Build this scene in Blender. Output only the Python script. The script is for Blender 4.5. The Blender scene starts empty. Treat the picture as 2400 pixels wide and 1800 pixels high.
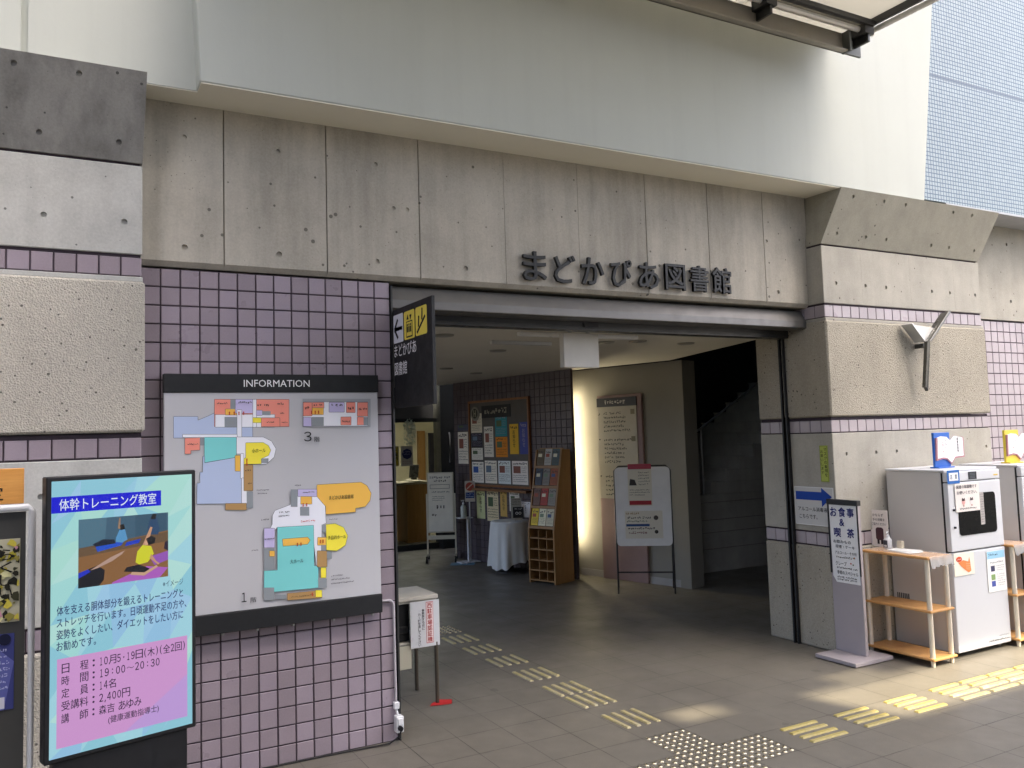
import bpy, bmesh, math, random
from mathutils import Vector, Matrix
rad = math.radians
S = bpy.context.scene
COL = S.collection
random.seed(7)

# ------------------------------------------------------------------ camera
cam_d = bpy.data.cameras.new('camera'); cam = bpy.data.objects.new('camera', cam_d); COL.objects.link(cam)
YAW, PITCH, ROLL, FPX = 0.490222616, 0.0736848808, -0.0294335724, 1956.23197
CAMLOC = Vector((-1.8125708, -4.71835622, 1.75633308))
fw = Vector((math.sin(YAW)*math.cos(PITCH), math.cos(YAW)*math.cos(PITCH), math.sin(PITCH)))
rt = Vector((math.cos(YAW), -math.sin(YAW), 0)); up = rt.cross(fw)
r2 = rt*math.cos(ROLL)+up*math.sin(ROLL); u2 = -rt*math.sin(ROLL)+up*math.cos(ROLL)
cam.matrix_world = Matrix(((r2.x, u2.x, -fw.x, CAMLOC.x), (r2.y, u2.y, -fw.y, CAMLOC.y), (r2.z, u2.z, -fw.z, CAMLOC.z), (0, 0, 0, 1)))
cam_d.sensor_fit = 'HORIZONTAL'; cam_d.sensor_width = 36.0; cam_d.lens = FPX/2400*36
cam_d.shift_x = 40.5/2400; cam_d.shift_y = -24.13/2400
cam_d.clip_start = 0.05; cam_d.clip_end = 600
S.camera = cam

# ------------------------------------------------------------------ light
EXPO = 2.55
SUN_EL, SUN_AZ = 50.0, 16.0           # azimuth: degrees towards +X, measured from -Y
sd = Vector((math.sin(rad(SUN_AZ))*math.cos(rad(SUN_EL)), -math.cos(rad(SUN_AZ))*math.cos(rad(SUN_EL)), math.sin(rad(SUN_EL))))
w = bpy.data.worlds.new('World'); S.world = w; w.use_nodes = True
nt = w.node_tree; bg = nt.nodes['Background']
sky = nt.nodes.new('ShaderNodeTexSky'); sky.sky_type = 'NISHITA'; sky.sun_disc = False
sky.sun_elevation = rad(SUN_EL); sky.sun_rotation = rad(180-SUN_AZ)
sky.air_density = 0.6; sky.dust_density = 5.5; sky.ozone_density = 1.0
nt.links.new(sky.outputs[0], bg.inputs[0]); bg.inputs[1].default_value = 0.15
sl = bpy.data.lights.new('sun', 'SUN'); sl.energy = 2.6; sl.angle = rad(0.53); sl.color = (1.0, 0.86, 0.62)
sun = bpy.data.objects.new('sun', sl); COL.objects.link(sun)
sun.rotation_euler = sd.to_track_quat('Z', 'Y').to_euler()
S.view_settings.view_transform = 'Standard'; S.view_settings.look = 'None'
S.view_settings.exposure = EXPO; S.view_settings.gamma = 1.0; S.view_settings.use_curve_mapping = False
S.cycles.max_bounces = 10; S.cycles.diffuse_bounces = 6; S.cycles.glossy_bounces = 4; S.cycles.transmission_bounces = 6
S.cycles.caustics_reflective = False; S.cycles.caustics_refractive = False
S.cycles.sample_clamp_indirect = 4.0
S.cycles.use_denoising = True

# ------------------------------------------------------------------ materials
def lin(c):
    if isinstance(c, str):
        c = c.lstrip('#'); c = tuple(int(c[i:i+2], 16)/255 for i in (0, 2, 4))
    return tuple(x/12.92 if x <= 0.04045 else ((x+0.055)/1.055)**2.4 for x in c)

class NT:
    def __init__(s, name):
        s.m = bpy.data.materials.new(name); s.m.use_nodes = True; s.t = s.m.node_tree
        s.b = s.t.nodes['Principled BSDF']
    def n(s, typ, **kw):
        o = s.t.nodes.new(typ)
        for k, v in kw.items():
            if k.startswith('i_'):
                key = k[2:]; key = int(key) if key.isdigit() else key.replace('_', ' ')
                o.inputs[key].default_value = v
            else: setattr(o, k, v)
        return o
    def l(s, a, b): s.t.links.new(a, b)
    def math(s, op, a, b=None, c=None):
        o = s.n('ShaderNodeMath', operation=op)
        for i, x in enumerate((a, b, c)):
            if x is None: continue
            if isinstance(x, (int, float)): o.inputs[i].default_value = x
            else: s.l(x, o.inputs[i])
        return o.outputs[0]
    def coord(s): return s.n('ShaderNodeTexCoord').outputs['Object']
    def noise(s, vec, scale, detail=4, rough=.55, dim='3D'):
        o = s.n('ShaderNodeTexNoise', i_Scale=scale, i_Detail=detail, i_Roughness=rough)
        s.l(vec, o.inputs['Vector']); return o.outputs['Fac']
    def ramp(s, fac, stops):
        o = s.n('ShaderNodeValToRGB'); cr = o.color_ramp
        while len(cr.elements) < len(stops): cr.elements.new(.5)
        for e, (p, c) in zip(cr.elements, stops):
            e.position = p; e.color = (c, c, c, 1) if isinstance(c, (int, float)) else (*c[:3], 1)
        s.l(fac, o.inputs[0]); return o.outputs[0]
    def mix(s, fac, a, b, mode='MIX'):
        o = s.n('ShaderNodeMix', data_type='RGBA', blend_type=mode)
        for i, x in ((0, fac), (6, a), (7, b)):
            if isinstance(x, (int, float)): o.inputs[i].default_value = x
            elif isinstance(x, tuple): o.inputs[i].default_value = (*x[:3], 1)
            else: s.l(x, o.inputs[i])
        return o.outputs[2]
    def scale(s, vec, v):
        o = s.n('ShaderNodeMapping'); o.inputs['Scale'].default_value = v; s.l(vec, o.inputs[0]); return o.outputs[0]
    def bump(s, h, strength, dist):
        o = s.n('ShaderNodeBump', i_Strength=strength, i_Distance=dist); s.l(h, o.inputs['Height'])
        s.l(o.outputs[0], s.b.inputs['Normal'])
    def base(s, x):
        if isinstance(x, tuple): s.b.inputs['Base Color'].default_value = (*x[:3], 1)
        else: s.l(x, s.b.inputs['Base Color'])
    def set(s, rough=None, metal=None, spec=None):
        if rough is not None:
            if isinstance(rough, (int, float)): s.b.inputs['Roughness'].default_value = rough
            else: s.l(rough, s.b.inputs['Roughness'])
        if metal is not None: s.b.inputs['Metallic'].default_value = metal
        if spec is not None: s.b.inputs['Specular IOR Level'].default_value = spec

def mul(c, k): return tuple(min(1, x*k) for x in c)

_mc = {}
def M(name, col, rough=.55, metal=0., var=.1, vscale=4., bump=0., bscale=80., spec=.5):
    """plain material with a little uneven tone and grain"""
    if name in _mc: return _mc[name]
    n = NT(name); c = n.coord()
    f = n.noise(c, vscale, 5, .6)
    n.base(n.ramp(f, [(.25, mul(col, 1-var)), (.75, mul(col, 1+var))]))
    rr = n.noise(c, vscale*3, 3)
    n.set(n.ramp(rr, [(.3, max(0, rough-.08)), (.7, min(1, rough+.08))]), metal, spec)
    if bump: n.bump(n.noise(c, bscale, 4), bump, .002)
    _mc[name] = n.m; return n.m

_ink = {}
def ink(c):
    """printing ink / paper colour given as the sRGB colour of the print"""
    k = c if isinstance(c, str) else '%02x%02x%02x' % tuple(int(x*255) for x in c)
    if k not in _ink:
        n = NT('print_'+k.strip('#')); n.base(lin(c)); n.set(.55, 0, .3); _ink[k] = n.m
    return _ink[k]
_scr = {}
def lit(c, k=1.0):
    key = (c, k)
    if key not in _scr:
        n = NT('screen_'+c.strip('#')); n.base((0.01, 0.01, 0.01)); n.set(.25, 0, .5)
        n.b.inputs['Emission Color'].default_value = (*lin(c), 1)
        n.b.inputs['Emission Strength'].default_value = k*2**(-EXPO)
        _scr[key] = n.m
    return _scr[key]

def concrete(name, col, streak=.35, pits=True, seed=0., blotch=.25, pk=0.):
    n = NT(name); c = n.coord()
    mp = n.n('ShaderNodeMapping'); mp.inputs['Location'].default_value = (seed, seed*.7, seed*1.3); n.l(c, mp.inputs[0]); c = mp.outputs[0]
    big = n.noise(c, 1.1, 6, .6); mid = n.noise(c, 5, 6, .65); st = n.noise(n.scale(c, (9, 9, .7)), 1.0, 5, .6); fine = n.noise(c, 90, 3, .6)
    a = n.ramp(big, [(.3, mul(col, 1-blotch)), (.7, mul(col, 1+blotch*.7))])
    a = n.mix(.5, a, n.ramp(mid, [(.3, mul(col, .62)), (.75, mul(col, 1.22))]))
    a = n.mix(n.math('MULTIPLY', n.ramp(n.noise(n.scale(c, (1.6, 1.6, .45)), 1.3, 5, .65), [(.5, 0.), (.72, 1.)]), blotch*1.7), a, mul(col, .42))
    a = n.mix(streak*.6, a, n.ramp(st, [(.34, mul(col, .45)), (.6, mul(col, 1.1))]))
    a = n.mix(.18, a, n.ramp(fine, [(.3, mul(col, .6)), (.7, mul(col, 1.3))]))
    h = fine
    if pits:
        v = n.n('ShaderNodeTexVoronoi', i_Scale=11.0); n.l(c, v.inputs['Vector'])
        pm = n.math('LESS_THAN', v.outputs['Distance'], n.math('MULTIPLY_ADD', n.noise(c, 1.7, 3), .30, -.06-pk))
        a = n.mix(pm, a, mul(col, .33))
        v2 = n.n('ShaderNodeTexVoronoi', i_Scale=34.0); n.l(c, v2.inputs['Vector'])
        pm2 = n.math('LESS_THAN', v2.outputs['Distance'], n.math('MULTIPLY_ADD', n.noise(c, 2.3, 3), .25, -.06-pk))
        a = n.mix(pm2, a, mul(col, .45))
        h = n.math('SUBTRACT', n.math('MULTIPLY', fine, .35), n.math('ADD', pm, pm2))
    n.base(a); n.set(.82, 0, .3); n.bump(h, .5, .003); return n.m

def aggregate(name, col):
    """bush-hammered rough concrete"""
    n = NT(name); c = n.coord()
    v = n.n('ShaderNodeTexVoronoi', i_Scale=120.0); n.l(c, v.inputs['Vector'])
    f = n.noise(c, 85, 6, .8); b = n.noise(c, 2.2, 4)
    a = n.ramp(f, [(.28, mul(col, .5)), (.5, col), (.75, mul(col, 1.35))])
    a = n.mix(.3, a, n.ramp(v.outputs['Color'], [(.0, mul(col, .55)), (1, mul(col, 1.3))]))
    a = n.mix(.35, a, n.ramp(b, [(.3, mul(col, .75)), (.7, mul(col, 1.15))]))
    p = n.n('ShaderNodeTexVoronoi', i_Scale=26.0); n.l(c, p.inputs['Vector'])
    pm = n.math('LESS_THAN', p.outputs['Distance'], n.math('MULTIPLY_ADD', n.noise(c, 11, 3), .42, -.10))
    a = n.mix(pm, a, mul(col, .25))
    st = n.ramp(n.noise(n.scale(c, (3, 3, .8)), 1.2, 6, .7), [(.45, 0.), (.75, 1.)])
    a = n.mix(n.math('MULTIPLY', st, .3), a, mul(col, .5))
    n.base(a); n.set(.95, 0, .15)
    n.bump(n.math('SUBTRACT', n.math('ADD', f, n.math('MULTIPLY', v.outputs['Distance'], .8)), pm), .95, .006); return n.m

def tile_glaze(name, col, rough=.3, vary=.22):
    n = NT(name); c = n.coord(); g = n.n('ShaderNodeNewGeometry')
    r = g.outputs['Random Per Island']
    a = n.ramp(r, [(0, mul(col, 1-vary)), (.5, col), (1, tuple(min(1, x*(1+vary*y)) for x, y in zip(col, (.8, .9, 1.2))))])
    a = n.mix(.4, a, n.ramp(n.noise(c, 3, 5), [(.3, mul(col, .78)), (.7, mul(col, 1.15))]))
    a = n.mix(.12, a, n.ramp(n.noise(c, 120, 3), [(.3, mul(col, .6)), (.7, mul(col, 1.3))]))
    n.base(a); n.set(n.ramp(n.noise(c, 9, 4), [(.3, rough-.08), (.7, rough+.14)]), 0, .5)
    n.bump(n.noise(c, 22, 3), .16, .003); return n.m

def wood(name, c1, c2, axis='y', rough=.42):
    n = NT(name); c = n.coord(); sc = {'x': (1.2, 14, 14), 'y': (14, 1.2, 14), 'z': (14, 14, 1.2)}[axis]
    f = n.noise(n.scale(c, sc), 2.2, 6, .65); g = n.noise(n.scale(c, tuple(x*6 for x in sc)), 2, 3)
    a = n.mix(.3, n.ramp(f, [(.3, c1), (.7, c2)]), n.ramp(g, [(.3, mul(c1, .8)), (.7, c2)]))
    n.base(a); n.set(rough, 0, .4); n.bump(g, .08, .002); return n.m

# ------------------------------------------------------------------ mesh building
class Fr:
    """local frame: x along u, y along v, z towards the viewer along n"""
    def __init__(s, O, u, v=(0, 0, 1)):
        s.O = Vector(O); s.u = Vector(u).normalized(); s.v = Vector(v).normalized(); s.n = s.u.cross(s.v).normalized()
    def p(s, x, y, z=0.): return s.O+s.u*x+s.v*y+s.n*z
FAC = Fr((0, 0, 0), (1, 0, 0))

class MB:
    def __init__(s): s.v = []; s.f = []; s.mi = []; s.sm = []
    def add(s, vs, fs, mi=0, smooth=False):
        o = len(s.v); s.v += [Vector(p) for p in vs]
        for f in fs: s.f.append([i+o for i in f]); s.mi.append(mi); s.sm.append(smooth)
    def hexa(s, p, mi=0):
        s.add(p, [(0, 3, 2, 1), (4, 5, 6, 7), (0, 1, 5, 4), (1, 2, 6, 5), (2, 3, 7, 6), (3, 0, 4, 7)], mi)
    def box(s, x0, x1, y0, y1, z0, z1, mi=0):
        s.hexa([(x0, y0, z0), (x1, y0, z0), (x1, y1, z0), (x0, y1, z0), (x0, y0, z1), (x1, y0, z1), (x1, y1, z1), (x0, y1, z1)], mi)
    def fbox(s, F, x0, x1, y0, y1, z0, z1, mi=0):
        s.hexa([F.p(*q) for q in ((x0, y0, z0), (x1, y0, z0), (x1, y1, z0), (x0, y1, z0), (x0, y0, z1), (x1, y0, z1), (x1, y1, z1), (x0, y1, z1))], mi)
    def prism(s, pts, vec, mi=0):
        n = len(pts); a = [Vector(p) for p in pts]; b = [p+Vector(vec) for p in a]
        s.add(a+b, [list(range(n))[::-1], list(range(n, 2*n))]+[(i, (i+1) % n, n+(i+1) % n, n+i) for i in range(n)], mi)
    def tube(s, path, r, n=8, mi=0, caps=True):
        path = [Vector(p) for p in path]; rings = []
        for i, p in enumerate(path):
            d = (path[min(i+1, len(path)-1)]-path[max(i-1, 0)]).normalized()
            a = d.cross(Vector((0, 0, 1)));
            if a.length < 1e-3: a = Vector((1, 0, 0))
            a.normalize(); b = d.cross(a)
            rr = r[i] if isinstance(r, (list, tuple)) else r
            rings.append([p+(a*math.cos(2*math.pi*k/n)+b*math.sin(2*math.pi*k/n))*rr for k in range(n)])
        vs = [q for ring in rings for q in ring]; fs = []
        for i in range(len(path)-1):
            for k in range(n): fs.append((i*n+k, i*n+(k+1) % n, (i+1)*n+(k+1) % n, (i+1)*n+k))
        s.add(vs, fs, mi, True)
        if caps: s.add(rings[0], [list(range(n))], mi); s.add(rings[-1], [list(range(n))[::-1]], mi)
    def lathe(s, c, prof, n=20, mi=0, axis=None):
        c = Vector(c); vs = []; fs = []
        A, B, D = axis or (Vector((1, 0, 0)), Vector((0, 1, 0)), Vector((0, 0, 1)))
        for r, z in prof:
            for k in range(n): vs.append(c+A*(r*math.cos(2*math.pi*k/n))+B*(r*math.sin(2*math.pi*k/n))+D*z)
        for i in range(len(prof)-1):
            for k in range(n): fs.append((i*n+k, i*n+(k+1) % n, (i+1)*n+(k+1) % n, (i+1)*n+k))
        s.add(vs, fs, mi, True)
        s.add(vs[:n], [list(range(n))[::-1]], mi); s.add(vs[-n:], [list(range(n))], mi)
    def disc(s, F, x, y, r, z=0, mi=0, n=16, r2=None):
        s.add([F.p(x+r*math.cos(2*math.pi*k/n), y+(r2 or r)*math.sin(2*math.pi*k/n), z) for k in range(n)], [list(range(n))], mi)
    def tiles(s, F, x0, y0, nx, ny, p, gap=.006, ch=.003, th=.006, mi=0, jit=.0, py=None):
        py = py or p
        for i in range(nx):
            for j in range(ny):
                a, b, c, d = x0+i*p+gap/2, x0+(i+1)*p-gap/2, y0+j*py+gap/2, y0+(j+1)*py-gap/2
                t = [random.uniform(-jit, jit) for _ in range(4)]
                vs = [F.p(a, c, -th), F.p(b, c, -th), F.p(b, d, -th), F.p(a, d, -th),
                      F.p(a+ch, c+ch, t[0]), F.p(b-ch, c+ch, t[1]), F.p(b-ch, d-ch, t[2]), F.p(a+ch, d-ch, t[0]+t[2]-t[1])]
                s.add(vs, [(4, 5, 6, 7), (0, 1, 5, 4), (1, 2, 6, 5), (2, 3, 7, 6), (3, 0, 4, 7)], mi)
    def cyl_cut(s, x, z, y0, y1, r=.016, n=14):
        s.prism([(x+r*math.cos(2*math.pi*k/n), y0, z+r*math.sin(2*math.pi*k/n)) for k in range(n)], (0, y1-y0, 0))
    def build(s, name, mats, parent=None, bevel=0., seg=1, cut=None, base=None, smooth=False):
        me = bpy.data.meshes.new(name); me.from_pydata(s.v, [], s.f)
        for m in (mats if isinstance(mats, (list, tuple)) else [mats]): me.materials.append(m)
        for p, mi, sm in zip(me.polygons, s.mi, s.sm): p.material_index = mi; p.use_smooth = sm or smooth
        me.update(); o = bpy.data.objects.new(name, me); COL.objects.link(o)
        if bevel or cut:
            bm = bmesh.new(); bm.from_mesh(me)
            bmesh.ops.recalc_face_normals(bm, faces=bm.faces)
            if bevel:
                es = [e for e in bm.edges if len(e.link_faces) == 2 and e.calc_face_angle(0) > .5]
                bmesh.ops.bevel(bm, geom=es, offset=bevel, segments=seg, affect='EDGES', profile=.6, clamp_overlap=True)
            bm.to_mesh(me); bm.free()
        if cut:
            cme = bpy.data.meshes.new('c'); cme.from_pydata(cut.v, [], cut.f)
            bm = bmesh.new(); bm.from_mesh(cme); bmesh.ops.recalc_face_normals(bm, faces=bm.faces); bm.to_mesh(cme); bm.free()
            for m in me.materials: cme.materials.append(m)
            co = bpy.data.objects.new('c', cme); COL.objects.link(co)
            md = o.modifiers.new('b', 'BOOLEAN'); md.operation = 'DIFFERENCE'; md.object = co; md.solver = 'EXACT'
            dg = bpy.context.evaluated_depsgraph_get(); nm = bpy.data.meshes.new_from_object(o.evaluated_get(dg))
            o.modifiers.clear(); o.data = nm; bpy.data.meshes.remove(me); me = nm; me.name = name
            bpy.data.objects.remove(co); bpy.data.meshes.remove(cme)
        loc = None
        if parent is not None:
            loc = WL[parent]; o.parent = parent
        elif base is not None:
            loc = Vector(base); o.location = loc
        if loc is not None: me.transform(Matrix.Translation(-loc)); me.update()
        WL[o] = Vector(loc) if loc is not None else Vector((0, 0, 0))
        return o
WL = {}

def thing(name, label, cat, loc, group=None):
    o = bpy.data.objects.new(name, None); COL.objects.link(o); o.empty_display_size = .1
    o.location = loc; WL[o] = Vector(loc); o['label'] = label; o['category'] = cat
    if group: o['group'] = group
    return o
def tag(o, label, cat, group=None):
    o['label'] = label; o['category'] = cat
    if group: o['group'] = group
    return o
def struct(o): o['kind'] = 'structure'; return o
def lab(o, t): o['label'] = t; return o
def copy_tree(o, dloc, label, parent=None):
    c = o.copy(); COL.objects.link(c)
    if parent is None:
        c.location = Vector(o.location)+Vector(dloc); c['label'] = label
        WL[c] = WL[o]+Vector(dloc)
    else: c.parent = parent; WL[c] = WL[parent]
    for ch in list(o.children): copy_tree(ch, dloc, label, c)
    return c

_gc = {}
def glyph(t, bold=0., extr=0.):
    """outline of a string, scaled to a unit box: verts (x,y,z), faces, aspect"""
    k = (t, bold, extr)
    if k not in _gc:
        cu = bpy.data.curves.new('t', 'FONT'); cu.body = t; cu.size = 1; cu.offset = bold; cu.extrude = extr; cu.resolution_u = 2
        ob = bpy.data.objects.new('t', cu); COL.objects.link(ob)
        dg = bpy.context.evaluated_depsgraph_get(); me = bpy.data.meshes.new_from_object(ob.evaluated_get(dg))
        vs = [tuple(v.co) for v in me.vertices]; fs = [tuple(p.vertices) for p in me.polygons]
        bpy.data.objects.remove(ob); bpy.data.curves.remove(cu); bpy.data.meshes.remove(me)
        if vs:
            x0 = min(v[0] for v in vs); x1 = max(v[0] for v in vs); y0 = min(v[1] for v in vs); y1 = max(v[1] for v in vs)
            vs = [((v[0]-x0)/max(1e-6, x1-x0), (v[1]-y0)/max(1e-6, y1-y0), v[2]) for v in vs]
            _gc[k] = (vs, fs, (x1-x0)/max(1e-6, y1-y0))
        else: _gc[k] = ([], [], 1)
    return _gc[k]

class Sheet(MB):
    """flat print on a frame: shapes stacked in thin layers, one material slot per colour"""
    def __init__(s, F, z=.001, dz=.0006, mk=ink):
        super().__init__(); s.F = F; s.z = z; s.dz = dz; s.mk = mk; s.keys = []; s.L = 0
    def k(s, c):
        if c not in s.keys: s.keys.append(c)
        return s.keys.index(c)
    def zz(s, L): return s.z+s.dz*L
    def poly(s, pts, c, L=0): s.add([s.F.p(x, y, s.zz(L)) for x, y in pts], [list(range(len(pts)))], s.k(c))
    def rect(s, x0, y0, x1, y1, c, L=0): s.poly([(x0, y0), (x1, y0), (x1, y1), (x0, y1)], c, L)
    def circ(s, x, y, r, c, L=0, n=20, ry=None): s.poly([(x+r*math.cos(2*math.pi*i/n), y+(ry or r)*math.sin(2*math.pi*i/n)) for i in range(n)], c, L)
    def line(s, x0, y0, x1, y1, wd, c, L=0):
        d = Vector((x1-x0, y1-y0)); d.normalize(); q = Vector((-d.y, d.x))*wd/2
        s.poly([(x0-q.x, y0-q.y), (x1-q.x, y1-q.y), (x1+q.x, y1+q.y), (x0+q.x, y0+q.y)], c, L)
    def frame(s, x0, y0, x1, y1, wd, c, L=0):
        s.rect(x0, y0, x1, y0+wd, c, L); s.rect(x0, y1-wd, x1, y1, c, L); s.rect(x0, y0+wd, x0+wd, y1-wd, c, L); s.rect(x1-wd, y0+wd, x1, y1-wd, c, L)
    def text(s, t, x0, y0, x1, y1, c, L=1, bold=.012):
        vs, fs, asp = glyph(t, 0.)
        if not vs: return
        b = bold*.62*(y1-y0)   # heavier strokes: the same outlines laid a hair apart
        for i, (dx, dy) in enumerate(((-1, -1), (1, -1), (1, 1), (-1, 1)) if bold > .004 else ((0, 0),)):
            s.add([s.F.p(x0+b+v[0]*(x1-x0-2*b)+dx*b, y0+b+v[1]*(y1-y0-2*b)+dy*b, s.zz(L)+.00006*i) for v in vs], fs, s.k(c))
    def ctext(s, t, x0, y0, x1, y1, c, L=1, bold=.008):
        """mixed kanji and figures, set character by character"""
        W = {'(': .5, ')': .5, ',': .3, '：': .62, '・': .6, '～': .95, ' ': .4}
        adv = [.56 if q.isdigit() else W.get(q, 1.) for q in t]; k = (x1-x0)/sum(adv); h = y1-y0; x = x0
        for q, a in zip(t, adv):
            w_ = a*k
            if q.isdigit(): m = .30 if q == '1' else .12; s.text(chr(ord(q)+0xFEE0), x+w_*m*.8, y0+h*.06, x+w_*(1-m), y0+h*.94, c, L, bold+.01)
            elif q == '：':
                for yy in (.3, .7): s.circ(x+w_*.5, y0+h*yy, h*.075, c, L, 8)
            elif q == '・': s.circ(x+w_*.5, y0+h*.5, h*.085, c, L, 8)
            elif q == ',': s.line(x+w_*.6, y0+h*.18, x+w_*.35, y0-h*.08, h*.1, c, L)
            elif q == '～': s.text(q, x+w_*.08, y0+h*.4, x+w_*.92, y0+h*.6, c, L, bold)
            elif q in '()': s.text(q, x+w_*.25, y0-h*.03, x+w_*.75, y0+h*1.03, c, L, bold)
            elif q != ' ': s.text(q, x+w_*.04, y0, x+w_*.96, y1, c, L, bold)
            x += w_
    def vtext(s, t, x, ytop, ch, c, L=1, bold=.012, pitch=None):
        pitch = pitch or ch*1.12
        for i, q in enumerate(t):
            if q == ' ': continue
            a = ch/2; b = ch
            if q in '、。': s.text(q, x+a*.2, ytop-i*pitch-b*.35, x+a*.8, ytop-i*pitch, c, L, bold); continue
            if q == 'ー': s.rect(x-a*.12, ytop-i*pitch-b*.9, x+a*.12, ytop-i*pitch-b*.1, c, L); continue
            s.text(q, x-a, ytop-i*pitch-b, x+a, ytop-i*pitch, c, L, bold)
    def scrib(s, x0, y0, x1, y1, c, L=1, dens=1.0):
        """a row of print too small to read: little broken strokes"""
        h = y1-y0; x = x0
        while x < x1-h*.3:
            wd = h*random.uniform(.55, .95)/dens
            for _ in range(3):
                if random.random() < .55:
                    yy = y0+h*random.uniform(0, .82); s.rect(x, yy, min(x1, x+wd*random.uniform(.5, 1)), yy+h*.22, c, L)
                else:
                    xx = x+wd*random.uniform(0, .8); a = y0+h*random.uniform(0, .4); s.rect(xx, a, xx+h*.21, a+h*random.uniform(.3, .6), c, L)
            x += wd*1.18 if random.random() > .06 else wd*2
    def para(s, x0, y0, x1, y1, n, c, L=1, fill=.62):
        st = (y1-y0)/n
        for i in range(n): s.scrib(x0, y1-(i+fill)*st, x1-(random.uniform(0, .3)*(x1-x0) if i % 3 == 2 else 0), y1-i*st-st*.1, c, L)
    def done(s, name, parent=None, base=None): return s.build(name, [s.mk(k) for k in s.keys], parent, base=base)
# ------------------------------------------------------------------ shared materials
CONC = concrete('cast_concrete', (.50, .465, .39), .5, True, 0., .46, .012)
CONC_L = concrete('left_pillar_concrete_lit', (.54, .54, .505), .25, True, 5.3, .16, .03)  # lighter copy of the pillar concrete: brighter light put into the colour
CONC_P = concrete('pillar_concrete', (.43, .41, .35), .22, True, 3.1, .14, .04)
CONC_C = concrete('capital_concrete', (.415, .395, .32), .2, True, 9.1, .12, .045)
CONC_D = concrete('weathered_concrete', (.35, .34, .315), 1.0, True, 7.7, .40, .02)
AGG = aggregate('bush_hammered_concrete', (.44, .405, .325)); AGG_L = aggregate('left_hammered_concrete_lit', (.58, .545, .465))  # left copy is lightened: brighter light on that pillar put into the colour
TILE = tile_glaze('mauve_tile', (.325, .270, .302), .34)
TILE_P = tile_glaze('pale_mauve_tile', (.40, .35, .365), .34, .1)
GROUT = M('dark_grout', (.04, .028, .037), .9, 0, .2, 20)
def wall_paint(name, col):
    n = NT(name); c = n.coord()
    a = n.ramp(n.noise(c, .8, 5, .6), [(.3, mul(col, .96)), (.7, mul(col, 1.03))])
    a = n.mix(n.math('MULTIPLY', n.ramp(n.noise(n.scale(c, (7, 7, .35)), 1.0, 6, .65), [(.5, 0.), (.8, 1.)]), .16), a, mul(col, .72))
    a = n.mix(n.math('MULTIPLY', n.ramp(n.noise(c, 14, 6, .7), [(.58, 0.), (.8, 1.)]), .12), a, mul(col, .75))
    n.base(a); n.set(.75, 0, .3); n.bump(n.noise(c, 45, 4), .25, .002); return n.m
PAINT = wall_paint('white_wall_paint', (.555, .58, .525))
PAINT_LIT = M('soffit_lit_paint', (.86, .83, .70), .8, 0, .03, 2, .2, 60, .3)  # brighter copy of the wall paint: bounced light put into the soffit colour
STEEL = M('brushed_steel', (.42, .42, .40), .36, .9, .12, 6)
STEEL_D = M('dark_steel', (.06, .06, .058), .42, .6, .15, 8)
ALU = M('grey_aluminium', (.145, .14, .13), .45, .5, .08, 5)
BLACKM = M('black_metal', (.012, .012, .013), .45, .2, .2, 10)
DARKGREY = M('charcoal_paint', (.008, .009, .010), .6, 0, .1, 6)
WHITEP = M('white_plastic', (.72, .73, .74), .32, 0, .03, 4)
def translucent_panel(name, col):
    n = NT(name); c = n.coord(); n.base(n.ramp(n.noise(c, 1.5, 4), [(.3, mul(col, .94)), (.7, mul(col, 1.04))])); n.set(.5, 0, .3)
    tr = n.n('ShaderNodeBsdfTranslucent'); tr.inputs[0].default_value = (*mul(col, 1.1), 1); mx = n.n('ShaderNodeMixShader'); mx.inputs[0].default_value = .62
    n.l(n.b.outputs[0], mx.inputs[1]); n.l(tr.outputs[0], mx.inputs[2]); n.l(mx.outputs[0], n.t.nodes['Material Output'].inputs[0]); return n.m
CREAM = translucent_panel('cream_panel', (.66, .64, .575))
WOOD_O = wood('orange_beech', (.50, .26, .085), (.66, .37, .14), 'y')
WOOD_D = wood('brown_oak', (.27, .14, .042), (.38, .21, .078), 'z', .5)
POST = M('cream_post', (.70, .64, .52), .45, 0, .06, 8)
DWALL = M('interior_paint', (.25, .235, .195), .8, 0, .06, 1.5)
DARKW = M('dark_interior_paint', (.10, .10, .095), .8, 0, .1, 2)
PINK = M('dusty_pink_board', (.25, .165, .15), .6, 0, .08, 3)
MAUVEB = M('mauve_laminate', (.37, .335, .345), .45, 0, .06, 3)

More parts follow.
